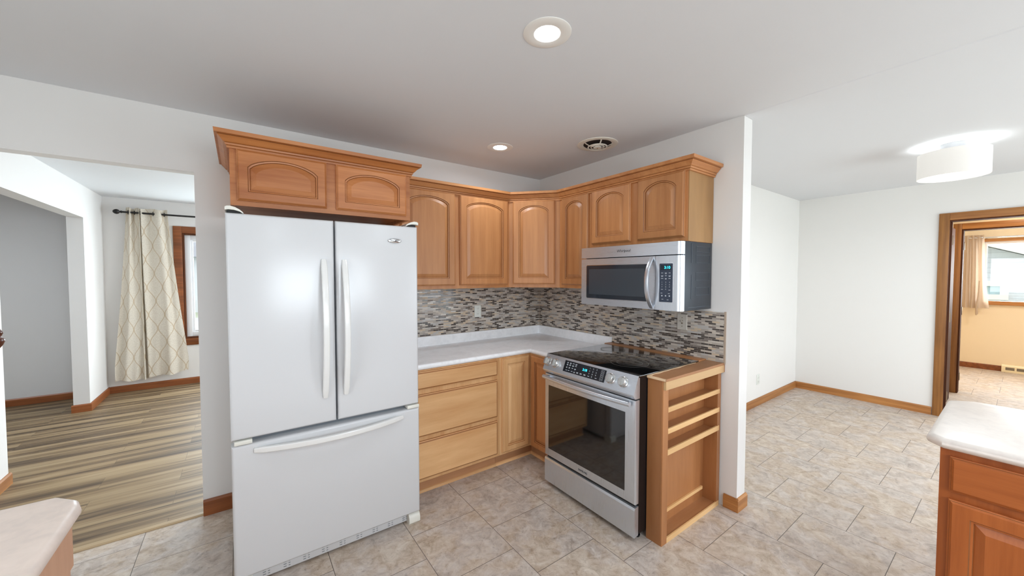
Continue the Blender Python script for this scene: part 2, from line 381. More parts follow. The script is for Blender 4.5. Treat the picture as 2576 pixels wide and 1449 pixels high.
def mosaic(name, ax):
    m, n, l, p = mat(name)
    g, s = pos_xyz(n, l)
    v = comb(n, l, math_node(n, l, 'ADD', s.outputs[ax], 10), math_node(n, l, 'ADD', s.outputs['Z'], 4.0))
    br = n.new('ShaderNodeTexBrick'); l.new(v, br.inputs['Vector']); br.offset = .5; br.offset_frequency = 2
    for k, x in (('Scale', 1), ('Mortar Size', .0009), ('Mortar Smooth', .1), ('Bias', 0), ('Brick Width', .0485), ('Row Height', .0118)): br.inputs[k].default_value = x
    br.inputs['Color1'].default_value = (0, 0, 0, 1); br.inputs['Color2'].default_value = (1, 1, 1, 1); br.inputs['Mortar'].default_value = (.5, .5, .5, 1)
    c = ramp(n, l, br.outputs['Color'], [(0, srgb(70, 62, 58)), (.20, srgb(124, 114, 108)), (.33, srgb(174, 165, 156)), (.48, srgb(200, 190, 178)),
                                        (.60, srgb(158, 149, 142)), (.70, srgb(202, 182, 156)), (.79, srgb(188, 185, 182)), (.92, srgb(206, 198, 188))], True)
    jt = n.new('ShaderNodeMix'); jt.data_type = 'RGBA'; l.new(c, jt.inputs['A']); jt.inputs['B'].default_value = srgb(184, 175, 162)
    l.new(br.outputs['Fac'], jt.inputs['Factor']); l.new(jt.outputs['Result'], p.inputs['Base Color'])
    l.new(ramp(n, l, br.outputs['Color'], [(0, (.1, .1, .1, 1)), (.30, (.4, .4, .4, 1)), (.60, (.12, .12, .12, 1)), (.70, (.4, .4, .4, 1)), (.80, (.12, .12, .12, 1))], True), p.inputs['Roughness'])
    bp = n.new('ShaderNodeBump'); bp.inputs['Strength'].default_value = .5; bp.inputs['Distance'].default_value = .001; bp.invert = True
    l.new(br.outputs['Fac'], bp.inputs['Height']); l.new(bp.outputs[0], p.inputs['Normal'])
    return m
def countertop(name, tint):
    m, n, l, p = mat(name)
    g, s = pos_xyz(n, l)
    def noise(sc, det, dist):
        k = n.new('ShaderNodeTexNoise'); k.inputs['Scale'].default_value = sc; k.inputs['Detail'].default_value = det; k.inputs['Distortion'].default_value = dist
        l.new(g.outputs['Position'], k.inputs['Vector']); return k.outputs['Fac']
    t = math_node(n, l, 'ADD', math_node(n, l, 'MULTIPLY', noise(7, 5, 1.2), .6), math_node(n, l, 'MULTIPLY', noise(40, 4, .6), .4))
    lo = srgb(*[int(x*.95) for x in tint]); hi = srgb(*tint)
    l.new(ramp(n, l, t, [(.36, lo), (.5, srgb(*[int(x*.985) for x in tint])), (.62, hi)]), p.inputs['Base Color'])
    setin(p, Roughness=.34)
    return m
def trellis():
    m, n, l, p = mat('cream_curtain_with_tan_ogee_trellis')
    uv = n.new('ShaderNodeUVMap'); s = n.new('ShaderNodeSeparateXYZ'); l.new(uv.outputs[0], s.inputs[0])
    P, L = .138, .36
    w = math_node(n, l, 'MULTIPLY', math_node(n, l, 'SINE', math_node(n, l, 'MULTIPLY', s.outputs['Y'], 2*math.pi/L)), P*.47)
    def line(sgn, ph):
        u = math_node(n, l, 'ADD', math_node(n, l, 'MULTIPLY_ADD', w, sgn, s.outputs['X']), 20*P+ph)
        return math_node(n, l, 'ABSOLUTE', math_node(n, l, 'SUBTRACT', math_node(n, l, 'MODULO', u, 2*P), P))
    d = math_node(n, l, 'MINIMUM', line(1, 0), line(-1, P))
    f = ramp(n, l, d, [(.0, (1, 1, 1, 1)), (.0055, (1, 1, 1, 1)), (.0095, (0, 0, 0, 1))])
    no = n.new('ShaderNodeTexNoise'); no.inputs['Scale'].default_value = 60; l.new(uv.outputs[0], no.inputs['Vector'])
    base = ramp(n, l, no.outputs['Fac'], [(.3, srgb(214, 205, 190)), (.7, srgb(230, 223, 210))])
    mx = n.new('ShaderNodeMix'); mx.data_type = 'RGBA'; l.new(f, mx.inputs['Factor']); l.new(base, mx.inputs['A']); mx.inputs['B'].default_value = srgb(196, 177, 150)
    l.new(mx.outputs['Result'], p.inputs['Base Color']); setin(p, Roughness=.8)
    tr = n.new('ShaderNodeBsdfTranslucent'); l.new(mx.outputs['Result'], tr.inputs['Color']); ms = n.new('ShaderNodeMixShader'); ms.inputs[0].default_value = .18
    l.new(p.outputs[0], ms.inputs[1]); l.new(tr.outputs[0], ms.inputs[2]); l.new(ms.outputs[0], n['Material Output'].inputs['Surface'])
    return m
def sheer(name, col):
    m, n, l, p = mat(name); setin(p, Base_Color=col, Roughness=.85)
    tr = n.new('ShaderNodeBsdfTranslucent'); tr.inputs['Color'].default_value = col; ms = n.new('ShaderNodeMixShader'); ms.inputs[0].default_value = .35
    l.new(p.outputs[0], ms.inputs[1]); l.new(tr.outputs[0], ms.inputs[2]); l.new(ms.outputs[0], n['Material Output'].inputs['Surface'])
    return m
def pane():
    m, n, l, p = mat('clear_window_glass')
    t = n.new('ShaderNodeBsdfTransparent'); t.inputs[0].default_value = (.96, .98, .98, 1); gl = n.new('ShaderNodeBsdfGlossy'); gl.inputs['Roughness'].default_value = .02
    ms = n.new('ShaderNodeMixShader'); ms.inputs[0].default_value = .06
    l.new(t.outputs[0], ms.inputs[1]); l.new(gl.outputs[0], ms.inputs[2]); l.new(ms.outputs[0], n['Material Output'].inputs['Surface'])
    return m
def siding():
    m, n, l, p = mat('pale_grey_lap_siding')
    g, s = pos_xyz(n, l)
    f = math_node(n, l, 'FRACT', math_node(n, l, 'DIVIDE', math_node(n, l, 'ADD', s.outputs['Z'], 5), .115))
    l.new(ramp(n, l, f, [(0, srgb(150, 154, 162)), (.07, srgb(204, 208, 216)), (1, srgb(214, 217, 224))]), p.inputs['Base Color']); setin(p, Roughness=.6)
    return m
tile_m = tile_floor(); lam_m = laminate()
mosaic_a = mosaic('glass_and_stone_mosaic', 'X'); mosaic_b = mosaic('stone_and_glass_mosaic', 'Y')
top_m = countertop('pale_grey_laminate_counter', (246, 247, 249)); top_l = countertop('cream_laminate_counter', (236, 227, 219))
trellis_m = trellis(); sheer_m = sheer('sand_coloured_cotton', srgb(212, 194, 174)); glass_m = pane(); siding_m = siding()

# ------------------------------------------------------------------ room shell
def wall(name, m, *boxes):
    b = MB()
    for x in boxes: b.box(*x)
    return struct(b.build(name, m, smooth=0))
wall('floor', tile_m, (-4.6, 7.24, -5.3, .03, -.1, 0))
wall('floor_living_room', lam_m, (-6.7, 1.1, .03, 3.95, -.1, 0.001))
b = MB(); b.extr([(.0, 0), (.05, 0), (.05, .004), (.04, .008), (.012, .008), (0, .003)], 'x', -3.8, -2.745)
struct(b.build('trim_1', wood('threshold_strip_wood', srgb(150, 128, 98), srgb(190, 166, 132), 'x'), smooth=0))
wall('ceiling', ceil_m, (-6.8, 7.3, -5.4, 4.0, H, H+.15))
b = MB(); b.extr([(-.01, H+.001), (.0, H-.004), (.112, H-.004), (.125, H+.001)], 'y', -5.3, -1.949)
struct(b.build('trim_2', ceil_m, smooth=0))
# wall behind the refrigerator, with the wide opening to the living room
wall('wall_back', paint, (-2.745, 1.1, 0, .095, 0, H), (-3.8, -2.745, 0, .095, 2.135, H), (-4.72, -3.8, 0, .095, 0, H))
wall('wall_right', paint, (0, .112, -1.947, 0, 0, H))
wall('wall_left', paint, (-4.72, -4.6, -5.3, -3.6, 0, H), (-4.72, -4.6, -1.6, 0, 0, H), (-4.72, -4.6, -3.6, -1.6, 0, .9), (-4.72, -4.6, -3.6, -1.6, 2.1, H))  # the opening is made up for the added fill light
wall('wall_rear', paint, (-4.72, -3.9, -5.42, -5.3, 0, H), (-3.9, -2.3, -5.42, -5.3, 0, H), (-2.3, -.9, -5.42, -5.3, 0, 1.05), (-2.3, -.9, -5.42, -5.3, 2.0, H), (-.9, .6, -5.42, -5.3, 0, H),
     (.6, 3.2, -5.42, -5.3, 2.1, H), (3.2, 7.24, -5.42, -5.3, 0, H))
wall('wall_nook_left', paint_nook, (.112, 3.61, -1.193, -1.09, 0, H))
wall('wall_nook_far', paint_nook, (3.496, 3.61, -2.505, -1.193, 0, H), (3.496, 3.61, -3.35, -2.505, 2.085, H), (3.496, 3.61, -5.3, -3.35, 0, H))
wall('wall_hall_left', paint_peach, (3.61, 4.87, -2.425, -2.34, 0, H))
wall('wall_hall_far', paint_peach, (4.87, 4.98, -2.495, -2.34, 0, H), (4.87, 4.98, -3.34, -2.495, 2.085, H), (4.87, 4.98, -5.3, -3.34, 0, H))
wall('wall_bedroom_left', paint_peach, (4.98, 7.24, -1.8, -1.7, 0, H), (4.87, 4.98, -2.34, -1.7, 0, H))
wall('wall_bedroom_far', paint_peach, (7.12, 7.24, -5.3, -1.8, 0, 1.05), (7.12, 7.24, -5.3, -1.8, 2.05, H), (7.12, 7.24, -2.56, -1.8, 1.05, 2.05), (7.12, 7.24, -5.3, -4.5, 1.05, 2.05))
# living room
WX0, WX1, WZ0, WZ1 = -3.16, -1.35, .63, 2.085
wall('wall_living_far', paint, (-6.7, WX0, 3.83, 3.95, 0, H), (WX1, 1.1, 3.83, 3.95, 0, H), (WX0, WX1, 3.83, 3.95, 0, WZ0), (WX0, WX1, 3.83, 3.95, WZ1, H))
wall('wall_living_right', paint, (1.0, 1.1, .095, 1.1, 0, H), (1.0, 1.1, 2.9, 3.83, 0, H), (1.0, 1.1, 1.1, 2.9, 0, .6), (1.0, 1.1, 1.1, 2.9, 2.15, H))  # opening invented to go with the added side fill
wall('wall_partition', paint, (-4.03, -3.905, 3.1, 3.83, 0, H), (-4.03, -3.905, 1.27, 3.1, 2.14, H), (-4.03, -3.905, .095, 1.27, 0, H))
wall('wall_study_left', paint_grey, (-6.7, -6.6, .095, 3.83, 0, H), (-6.7, -4.72, 0, .095, 0, H))
# baseboards
def base(name, m, axis, a0, a1, w, sgn, z0=0, h=.085, t=.014):
    """w = wall plane, sgn = direction the board stands out"""
    b = MB(); pr = [(w, z0), (w+sgn*t, z0), (w+sgn*t, z0+h-.012), (w+sgn*t*.5, z0+h), (w, z0+h)]
    b.extr(pr, axis, a0, a1); return struct(b.build(name, m, smooth=0))
base('baseboard_back', redoak_x, 'x', -2.745, -2.60, 0, -1, h=.10)
base('baseboard_right', oak_y, 'y', -1.959, -1.87, 0, -1)
base('baseboard_right_end', oak_x, 'x', -.012, .124, -1.947, -1)
base('baseboard_nook_left', oak_x, 'x', .112, 3.496, -1.193, -1)
base('baseboard_nook_far', oak_y, 'y', -2.425, -1.207, 3.496, -1)
base('baseboard_bedroom_far', darkoak_x, 'y', -2.795, -1.8, 7.12, -1)
base('baseboard_living_far', redoak_x, 'x', -3.891, 1.0, 3.83, -1)
base('baseboard_partition', redoak_y, 'y', 3.1, 3.83, -3.905, 1)
base('baseboard_partition_end', redoak_x, 'x', -4.044, -3.891, 3.1, -1)
base('baseboard_study_far', redoak_x, 'x', -6.6, -4.03, 3.83, -1)
base('baseboard_partition_near', oak_y, 'y', .095, 1.284, -3.905, 1)

# ------------------------------------------------------------------ doors and windows (setting)
def casing(b, plane, sgn, axis, a0, a1, z1, w=.075, t=.018, z0=0, bottom=False, mi_v=0, mi_h=1):
    """door or window casing on a wall plane: plane coordinate, outward sign; opening a0..a1 (a0<a1), head z1"""
    def bx(p0, p1, q0, q1, mi):
        if axis == 'y': b.box(plane, plane+sgn*t, p0, p1, q0, q1, .004, mi)
        else: b.box(p0, p1, plane, plane+sgn*t, q0, q1, .004, mi)
    lo = z0-(w if bottom else 0)
    bx(a0-w, a0, lo, z1+w, mi_v); bx(a1, a1+w, lo, z1+w, mi_v); bx(a0, a1, z1, z1+w, mi_h)
    if bottom: bx(a0, a1, lo, z0, mi_h)
b = MB(); casing(b, 3.496, -1, 'y', -3.35, -2.505, 2.082)
d1 = struct(b.build('door_1', [oak_v, oak_y]))
b = MB(); b.box(3.49, 3.62, -2.508, -2.489, 0, 2.085); b.box(3.49, 3.62, -3.35, -3.335, 0, 2.085); b.box(3.49, 3.62, -3.335, -2.508, 2.07, 2.085); b.box(3.535, 3.575, -2.52, -2.508, 0, 2.07)
b.build('jamb', darkoak_v, d1, smooth=0)
b = MB(); b.box(3.63, 4.42, -2.475, -2.44, .012, 2.06, .002); b.build('door_leaf', darkoak_v, d1)
for z in (1.88, 1.05, .2):
    b = MB(); b.box(3.6, 3.66, -2.512, -2.506, z-.05, z+.05, .002); b.tube([(3.63, -2.516, z-.05), (3.63, -2.516, z+.05)], .007); b.build('hinge', hinge_m, d1)
b = MB(); casing(b, 4.87, -1, 'y', -3.34, -2.495, 2.085)
d2 = struct(b.build('door_2', [oak_v, oak_y]))
b = MB(); b.box(4.865, 5.0, -2.51, -2.485, 0, 2.085); b.box(4.865, 5.0, -3.34, -3.325, 0, 2.085); b.box(4.865, 5.0, -3.325, -2.51, 2.07, 2.085)
b.build('jamb', darkoak_v, d2, smooth=0)
for z in (1.88, 1.05, .2):
    b = MB(); b.box(4.95, 5.0, -2.516, -2.51, z-.05, z+.05, .002); b.build('hinge', hinge_m, d2)

# living room window: oak casing, dark jamb, white vinyl sash
b = MB(); casing(b, 3.83, -1, 'x', WX0, WX1, WZ1, w=.09, t=.02, z0=WZ0, bottom=True)
w1 = struct(b.build('window_1', [darkoak_x, darkoak_x]))
def ring(b, axis, c0, c1, a0, a1, z0, z1, w, bev=0):
    def bx(p0, p1, q0, q1):
        if axis == 'x': b.box(p0, p1, c0, c1, q0, q1, bev)
        else: b.box(c0, c1, p0, p1, q0, q1, bev)
    bx(a0, a0+w, z0, z1); bx(a1-w, a1, z0, z1); bx(a0+w, a1-w, z0, z0+w); bx(a0+w, a1-w, z1-w, z1)
b = MB(); ring(b, 'x', 3.825, 3.95, WX0, WX1, WZ0, WZ1, .022); b.build('jamb', darkoak_v, w1, smooth=0)
b = MB(); ring(b, 'x', 3.865, 3.93, WX0+.022, WX1-.022, WZ0+.022, WZ1-.022, .062, .004); ring(b, 'x', 3.88, 3.92, WX0+.08, WX1-.08, WZ0+.08, WZ1-.08, .03, .004)
b.box(-2.28, -2.22, 3.87, 3.925, WZ0+.05, WZ1-.05, .004); b.build('sash', vinyl, w1)
b = MB(); b.box(WX0+.1, WX1-.1, 3.898, 3.902, WZ0+.1, WZ1-.1); b.build('pane', glass_m, w1, smooth=0)
# bedroom window
BY0, BY1, BZ0, BZ1 = -4.5, -2.56, 1.05, 2.05
b = MB(); b.box(7.10, 7.12, BY0, BY1, 2.04, 2.085, .004, 0); b.box(7.085, 7.12, BY0-.04, BY1+.04, 1.038, 1.10, .006, 0); b.box(7.1, 7.12, BY0-.07, BY0, 1.04, 2.085, .004, 0); b.box(7.1, 7.12, BY1, BY1+.05, 1.04, 2.085, .004, 0)
w2 = struct(b.build('window_2', oak_y))
b = MB(); ring(b, 'y', 7.13, 7.2, BY0, BY1, BZ0, BZ1, .05, .004); b.box(7.14, 7.19, -3.56, -3.5, 1.1, 2.0, .004); b.build('sash', vinyl, w2)
b = MB(); b.box(7.164, 7.168, BY0+.04, BY1-.04, BZ0+.04, BZ1-.04); b.build('pane', glass_m, w2, smooth=0)

# ------------------------------------------------------------------ outside
grass = plain('frosty_lawn', srgb(176, 182, 160), .9, var=.12)
struct(wall('ground', grass, (-30, 40, -25, 45, -.62, -.55)))
roof_m = plain('grey_shingle_roof', srgb(150, 150, 156), .8, var=.08)
housewall = plain('white_house_siding', srgb(214, 216, 220), .7, var=.02)
def house(name, label, loc, build):
    t = thing(name, label, 'house', loc); build(t); return t
def h1(t):
    b = MB(); b.extr([(-4.0, -.55), (7.0, -.55), (7.0, 1.5), (1.5, 3.81), (-4.0, 1.5)], 'x', 11.4, 18); b.build('wall', siding_m, t, smooth=0)
    b = MB(); b.extr([(1.5, 3.82), (-4.3, 1.39), (-4.3, 1.62), (1.5, 4.05), (7.3, 1.62), (7.3, 1.39)], 'x', 11.05, 18.3); b.build('roof', white_trim, t, smooth=0)
    f = MB(); ring(f, 'y', 11.34, 11.42, -2.76, -1.64, .95, 1.38, .12); fo = f.build('window', white_trim, t, smooth=0)
    g = MB(); g.box(11.385, 11.395, -2.64, -1.76, 1.07, 1.26); g.build('pane', plain('teal_house_pane', srgb(160, 186, 192), .2), fo, smooth=0)
house('neighbor_house', 'pale grey lap-sided house with white eave outside the bedroom window', (14.7, -3.6, -.55), h1)
def h2(t):
    b = MB(); b.box(-8.5, 3.5, 24, 31, -.55, 2.6); b.build('wall', housewall, t, smooth=0)
    b = MB(); b.extr([(23.4, 2.5), (31.6, 2.5), (27.5, 5.2)], 'x', -9, 4); b.build('roof', roof_m, t, smooth=0)
    for x in (-6.5, -3.2, .5):
        f = MB(); ring(f, 'x', 23.92, 24.02, x, x+1.5, .7, 2.0, .1); fo = f.build('window', white_trim, t, smooth=0)
        g = MB(); g.box(x+.1, x+1.4, 23.97, 23.99, .8, 1.9); g.build('pane', plain('grey_house_pane', srgb(130, 142, 156), .2), fo, smooth=0)
house('street_house', 'white single-storey house across the street outside the curtained window', (-2.5, 27.5, -.55), h2)
wall('road', plain('grey_asphalt_road', srgb(190, 194, 200), .9, var=.04), (-30, 40, 15.5, 20.5, -.55, -.545))
def tree(label, x, y, hgt, seed):
    rnd = random.Random(seed); b = MB()
    def br(p, d, ln, r, k):
        q = p+d*ln; b.tube([p, (p+q)/2+Vector((rnd.uniform(-.05, .05)*ln, 0, 0)), q], [r, r*.85, r*.65], 6)
        if k == 0: return
        for _ in range(3):
            e = (d+Vector((rnd.uniform(-.8, .8), rnd.uniform(-.8, .8), rnd.uniform(-.1, .5)))).normalized(); br(q, e, ln*rnd.uniform(.55, .75), r*.6, k-1)
    br(Vector((x, y, -.55)), Vector((0, 0, 1)), hgt*.32, .13, 4)
    return tag(b.build('bare_tree', plain('grey_bark', srgb(126, 116, 110), .9, var=.1), smooth=60), label, 'tree')
tree('bare leafless tree on the lawn outside the curtained window', -2.6, 22.0, 6.5, 3)

# ------------------------------------------------------------------ cabinet parts
def door_loops(u0, u1, v0, v1, stile, rise, rail_top=None, panel=True):
    """returns list of (loop of (u,v,d), material) from back to panel centre: d is the height above the carcass face"""
    nb, ns, nt = 2, 3, 22
    if rail_top is None: rail_top = stile
    def rect(i, d):
        a0, a1, b0, b1 = u0+i, u1-i, v0+i, v1-i; L = []
        for k in range(nb): L.append((a0+(a1-a0)*k/nb, b0, d))
        for k in range(ns): L.append((a1, b0+(b1-b0)*k/ns, d))
        for k in range(nt): L.append((a1+(a0-a1)*k/nt, b1, d))
        for k in range(ns): L.append((a0, b1+(b0-b1)*k/ns, d))
        return L
    def arch(i, d):
        a0, a1, b0 = u0+stile+i, u1-stile-i, v0+stile+i; top = v1-rail_top-i; sp = top-max(rise-i*.12, 0); L = []
        for k in range(nb): L.append((a0+(a1-a0)*k/nb, b0, d))
        for k in range(ns): L.append((a1, b0+(sp-b0)*k/ns, d))
        for k in range(nt):
            t = k/nt; L.append((a1+(a0-a1)*t, sp+(top-sp)*(1-(2*t-1)**2)**.72 if rise else sp, d))
        for k in range(ns): L.append((a0, sp+(b0-sp)*k/ns, d))
        return L
    seq = [(rect(0, 0), 0), (rect(0, .011), 0), (rect(.004, .013), 1), (rect(.005, .0155), 0), (rect(.011, .020), 0)]
    if panel:
        seq += [(arch(0, .020), 1), (arch(.003, .0160), 0), (arch(.009, .0150), 1), (arch(.011, .0095), 0), (arch(.036, .0185), 0)]
    return seq
def door_mesh(frame, u0, u1, v0, v1, stile=.055, rise=0.0, rail_top=None, panel=True):
    """frame: function (u,v,d) -> world"""
    b = MB(); S = door_loops(u0, u1, v0, v1, stile, rise, rail_top, panel)
    # material of a band belongs to the loop that starts it
    b.loops([[frame(*p) for p in L] for L, _ in S], [m for _, m in S])
    return b
def back_frame(y): return lambda u, v, d: (u, y-d, v)                # face of the back-wall cabinets, looking to -y
def side_frame(x): return lambda u, v, d: (x-d, u, v)                # face of the range-wall cabinets, looking to -x

UD, UB, UT = .3053, 1.4004, 2.162
# cabinet over the refrigerator
t = thing('overhead_cabinet', 'wide wooden two-door cabinet above the white refrigerator', 'cabinet', (-2.0957, -.31, 1.863))
b = MB(); warm_x = wood('orange_maple_front', srgb(162, 94, 48), srgb(206, 138, 84), 'x'); b.box(-2.564, -1.627, -.62, -.002, 1.885, 2.160); b.box(-2.564, -1.627, -.62, -.60, 1.863, 1.885); b.box(-2.564, -2.545, -.60, -.002, 1.863, 1.885); b.box(-1.646, -1.627, -.60, -.002, 1.863, 1.885)
b.build('carcass', warm_x, t, smooth=0)
for x0, x1 in ((-2.536, -2.121), (-2.071, -1.655)):
    door_mesh(back_frame(-.62), x0, x1, 1.888, 2.147, .046, .052, .034).build('door', [warm_x, glaze_and_shade], t, smooth=12)
CROWN = [(0, 2.146), (.010, 2.146), (.011, 2.156), (.0095, 2.158), (.016, 2.160), (.018, 2.168), (.0165, 2.170), (.024, 2.173), (.030, 2.180), (.037, 2.189), (.046, 2.197), (.0445, 2.2005), (.058, 2.203), (.060, 2.222), (0, 2.222)]
CDARK = (2, 5, 10)  # profile bands coloured brown to paint shade into the crown steps
crown_x = wood('orange_maple_crown', srgb(160, 92, 44), srgb(198, 130, 72), 'x')
b = MB(); b.sweep([(-2.564, -.004), (-2.564, -.62), (-1.627, -.62), (-1.627, -.385)], CROWN, 1, dark=CDARK); b.build('crown_molding', [crown_x, glaze_and_shade], t, smooth=18)

# wall cabinets
t = thing('wall_cabinet', 'two-door wooden wall cabinet between the refrigerator and the angled corner cabinet', 'cabinet', (-1.118, -.153, UB), 'wooden wall cabinets around the corner')
b = MB(); b.box(-1.625, -.6087, -UD, -.002, UB, UT); b.build('carcass', maple_v, t, smooth=0)
for x0, x1 in ((-1.585, -1.142), (-1.100, -.628)):
    door_mesh(back_frame(-UD), x0, x1, 1.426, 2.150, .055, .048, .040).build('door', [maple_v, glaze_and_shade], t, smooth=12)
t = thing('wall_cabinet', 'angled corner wall cabinet with a single arched door', 'cabinet', (-.25, -.25, UB), 'wooden wall cabinets around the corner')
A0, A1 = Vector((-.6087, -UD)), Vector((-UD, -.6314))
b = MB(); b.prism([(-.6077, -.002), (-.002, -.002), (-.002, -.6304), A1, A0], UB, UT); b.build('carcass', maple_v, t, smooth=0)
dv = (A1-A0).normalized(); nv = Vector((dv.y, -dv.x)); LEN = (A1-A0).length
door_mesh(lambda u, v, d: (A0.x+dv.x*u+nv.x*d, A0.y+dv.y*u+nv.y*d, v), .036, LEN-.040, 1.430, 2.150, .055, .048, .040).build('door', [maple_v, glaze_and_shade], t, smooth=12)
t = thing('wall_cabinet', 'narrow single-door wall cabinet between the corner cabinet and the microwave', 'cabinet', (-.153, -.808, UB), 'wooden wall cabinets around the corner')
b = MB(); b.box(-UD, -.002, -.984, -.6324, UB, UT); b.build('carcass', maple_v, t, smooth=0)
door_mesh(side_frame(-UD), -.964, -.664, 1.426, 2.152, .052, .044, .040).build('door', [maple_v, glaze_and_shade], t, smooth=12)
t = thing('wall_cabinet', 'short two-door wall cabinet directly above the microwave', 'cabinet', (-.153, -1.376, 1.7176), 'wooden wall cabinets around the corner')
b = MB(); b.box(-UD, -.002, -1.766, -.9855, 1.7176, UT); b.build('carcass', maple_v, t, smooth=0)
b = MB(); b.box(-UD+.001, -.004, -1.7705, -1.7662, 1.7185, UT-.001); b.build('end_skin', ply, t, smooth=0)
for y0, y1 in ((-1.355, -.997), (-1.749, -1.412)):
    door_mesh(side_frame(-UD), y0, y1, 1.745, 2.153, .052, .050, .036).build('door', [maple_v, glaze_and_shade], t, smooth=12)
b = MB(); b.sweep([(-1.6265, -UD), (-.6087, -UD), (-UD, -.6314), (-UD, -1.7705), (-.004, -1.7705)], CROWN, 1, dark=CDARK)
tag(b.build('crown_molding', [wood('maple_crown', srgb(168, 106, 60), srgb(204, 146, 94), 'x'), glaze_and_shade], smooth=18), 'stepped wooden crown molding running along the tops of the corner wall cabinets', 'molding')

# base cabinets
KY = .612
glaze_and_edge_shade = plain('thin_glaze_and_gap_shade', srgb(166, 112, 66), .5)
kick_m = wood('pale_kick_board', srgb(172, 122, 84), srgb(200, 152, 112), 'x', streak=.6)
t = thing('base_cabinet', 'three-drawer wooden base cabinet beside the refrigerator', 'cabinet', (-1.26, -.31, 0), 'wooden base cabinets under the corner worktop')
b = MB(); b.box(-1.625, -.925, -KY, -.004, .1, .868); b.build('carcass', pale_v, t, smooth=0)
b = MB(); b.box(-1.625, -.925, -.556, -.02, 0, .1); b.build('toe_kick', kick_m, t, smooth=0)
b = MB(); b.extr([(-.5562, 0), (-.573, 0), (-.572, .008), (-.566, .015), (-.5562, .018)], 'x', -1.62, -.925); b.build('shoe_molding', pale_x, t, smooth=0)
for z0, z1 in ((.738, .858), (.416, .703), (.123, .385)):
    b = MB()
    b.loops([[back_frame(-KY)(u, v, d) for u, v in ((-1.598+i, z0+i), (-.946-i, z0+i), (-.946-i, z1-i), (-1.598+i, z1-i))] for i, d in ((0, 0), (0, .012), (.004, .015), (.012, .020))], [1, 0, 1, 0])  # brown edge bands paint the shade of the gaps around each drawer
    b.build('drawer', [pale_x, glaze_and_edge_shade], t, smooth=12)
t = thing('base_cabinet', 'corner base cabinet with two narrow doors meeting in the inner corner', 'cabinet', (-.4, -.4, 0), 'wooden base cabinets under the corner worktop')
b = MB(); b.prism([(-.924, -.004), (-.924, -KY), (-KY, -KY), (-KY, -.978), (-.004, -.978), (-.004, -.004)], .1, .868); b.build('carcass', pale_v, t, smooth=0)
b = MB(); b.prism([(-.924, -.02), (-.924, -.556), (-.556, -.556), (-.556, -.978), (-.02, -.978), (-.02, -.02)], 0, .1); b.build('toe_kick', kick_m, t, smooth=0)
b = MB(); b.sweep([(-.924, -.5562), (-.5562, -.5562), (-.5562, -.978)], [(0, 0), (.017, 0), (.016, .008), (.01, .015), (0, .018)], 1); b.build('shoe_molding', pale_x, t, smooth=0)
door_mesh(back_frame(-KY), -.900, -.6365, .118, .858, .046, 0, .042).build('door', [pale_v, glaze_and_edge_shade], t, smooth=12)
door_mesh(side_frame(-KY), -.962, -.6365, .108, .858, .050, 0, .046).build('door', [maple_v, glaze_and_shade], t, smooth=12)

# worktop with its upstand
CZ = .907
b = MB()
def nose(z0, z1, n=6):
    r = (z1-z0)/2; return [(r*(1-math.sin(math.pi*k/n)), (z0+z1)/2-r*math.cos(math.pi*k/n)) for k in range(n+1)]
b.slab([(-1.64, -.010), (-1.64, -.63), (-.63, -.63), (-.63, -.981), (-.010, -.981), (-.010, -.010)], nose(.869, CZ, 8))
b.prism([(-1.64, -.0095), (-1.64, -.029), (-.029, -.029), (-.029, -.9556), (-.0095, -.9556), (-.0095, -.0095)], .895, .990)
tag(b.build('countertop', top_m, smooth=40), 'pale grey L-shaped worktop with upstand in the tiled corner', 'countertop')

# mosaic splashbacks
b = MB(); b.box(-1.64, -.0085, -.0085, -.0005, .9, 1.399)
tag(b.build('tile_backsplash', mosaic_a, smooth=0), 'grey stick-mosaic backsplash behind the pale worktop beside the refrigerator', 'backsplash')
t = thing('tile_backsplash', 'brown and beige stick-mosaic backsplash on the wall behind the range', 'backsplash', (0, -.93, .9))
b = MB(); b.box(-.0085, -.0005, -.984, -.0005, .9, 1.399); b.box(-.0085, -.0005, -1.855, -.984, .9, 1.267); b.build('mosaic', mosaic_b, t, smooth=0)
b = MB(); b.prism([(-.0086, -.0086), (-.0115, -.0086), (-.0086, -.0115)], .994, 1.399); b.build('corner_bead', beige_edge, t, smooth=0)
b = MB(); b.box(-.0095, -.0005, -1.865, -1.855, .93, 1.271); b.build('edge_strip', beige_edge, t, smooth=0)

# ------------------------------------------------------------------ refrigerator
FX0, FX1, FY = -2.582, -1.669, -.857
t = thing('refrigerator', 'white french-door refrigerator with bottom freezer drawer', 'refrigerator', (-2.125, -.44, 0))
b = MB(); b.box(-2.576, -1.676, -.785, -.03, .03, 1.775, .006); b.build('body', fridge_m, t)
b = MB(); b.box(-2.57, -1.682, -.80, -.784, .09, 1.77); b.build('gasket', gasket, t, smooth=0)
def rdoor(x0, x1, z0, z1, r=.014):
    bm_ = bmesh.new(); vs = [bm_.verts.new(v) for v in ((x0, FY, z0), (x1, FY, z0), (x1, FY, z1), (x0, FY, z1), (x0, -.795, z0), (x1, -.795, z0), (x1, -.795, z1), (x0, -.795, z1))]
    for f in ((0, 1, 2, 3), (4, 7, 6, 5), (0, 4, 5, 1), (1, 5, 6, 2), (2, 6, 7, 3), (3, 7, 4, 0)): bm_.faces.new([vs[i] for i in f])
    bm_.edges.ensure_lookup_table(); front = [e for e in bm_.edges if all(v.co.y < -.85 for v in e.verts)]
    bmesh.ops.bevel(bm_, geom=front, offset=r, segments=5, profile=.5, affect='EDGES')
    m = MB(); m.bm(bm_); return m
dl = rdoor(FX0, -2.1300, .735, 1.793).build('door', fridge_m, t)
dr = rdoor(-2.1215, FX1-.003, .735, 1.793).build('door', fridge_m, t)
fz = rdoor(FX0, FX1, .070, .708).build('freezer_drawer', fridge_m, t)
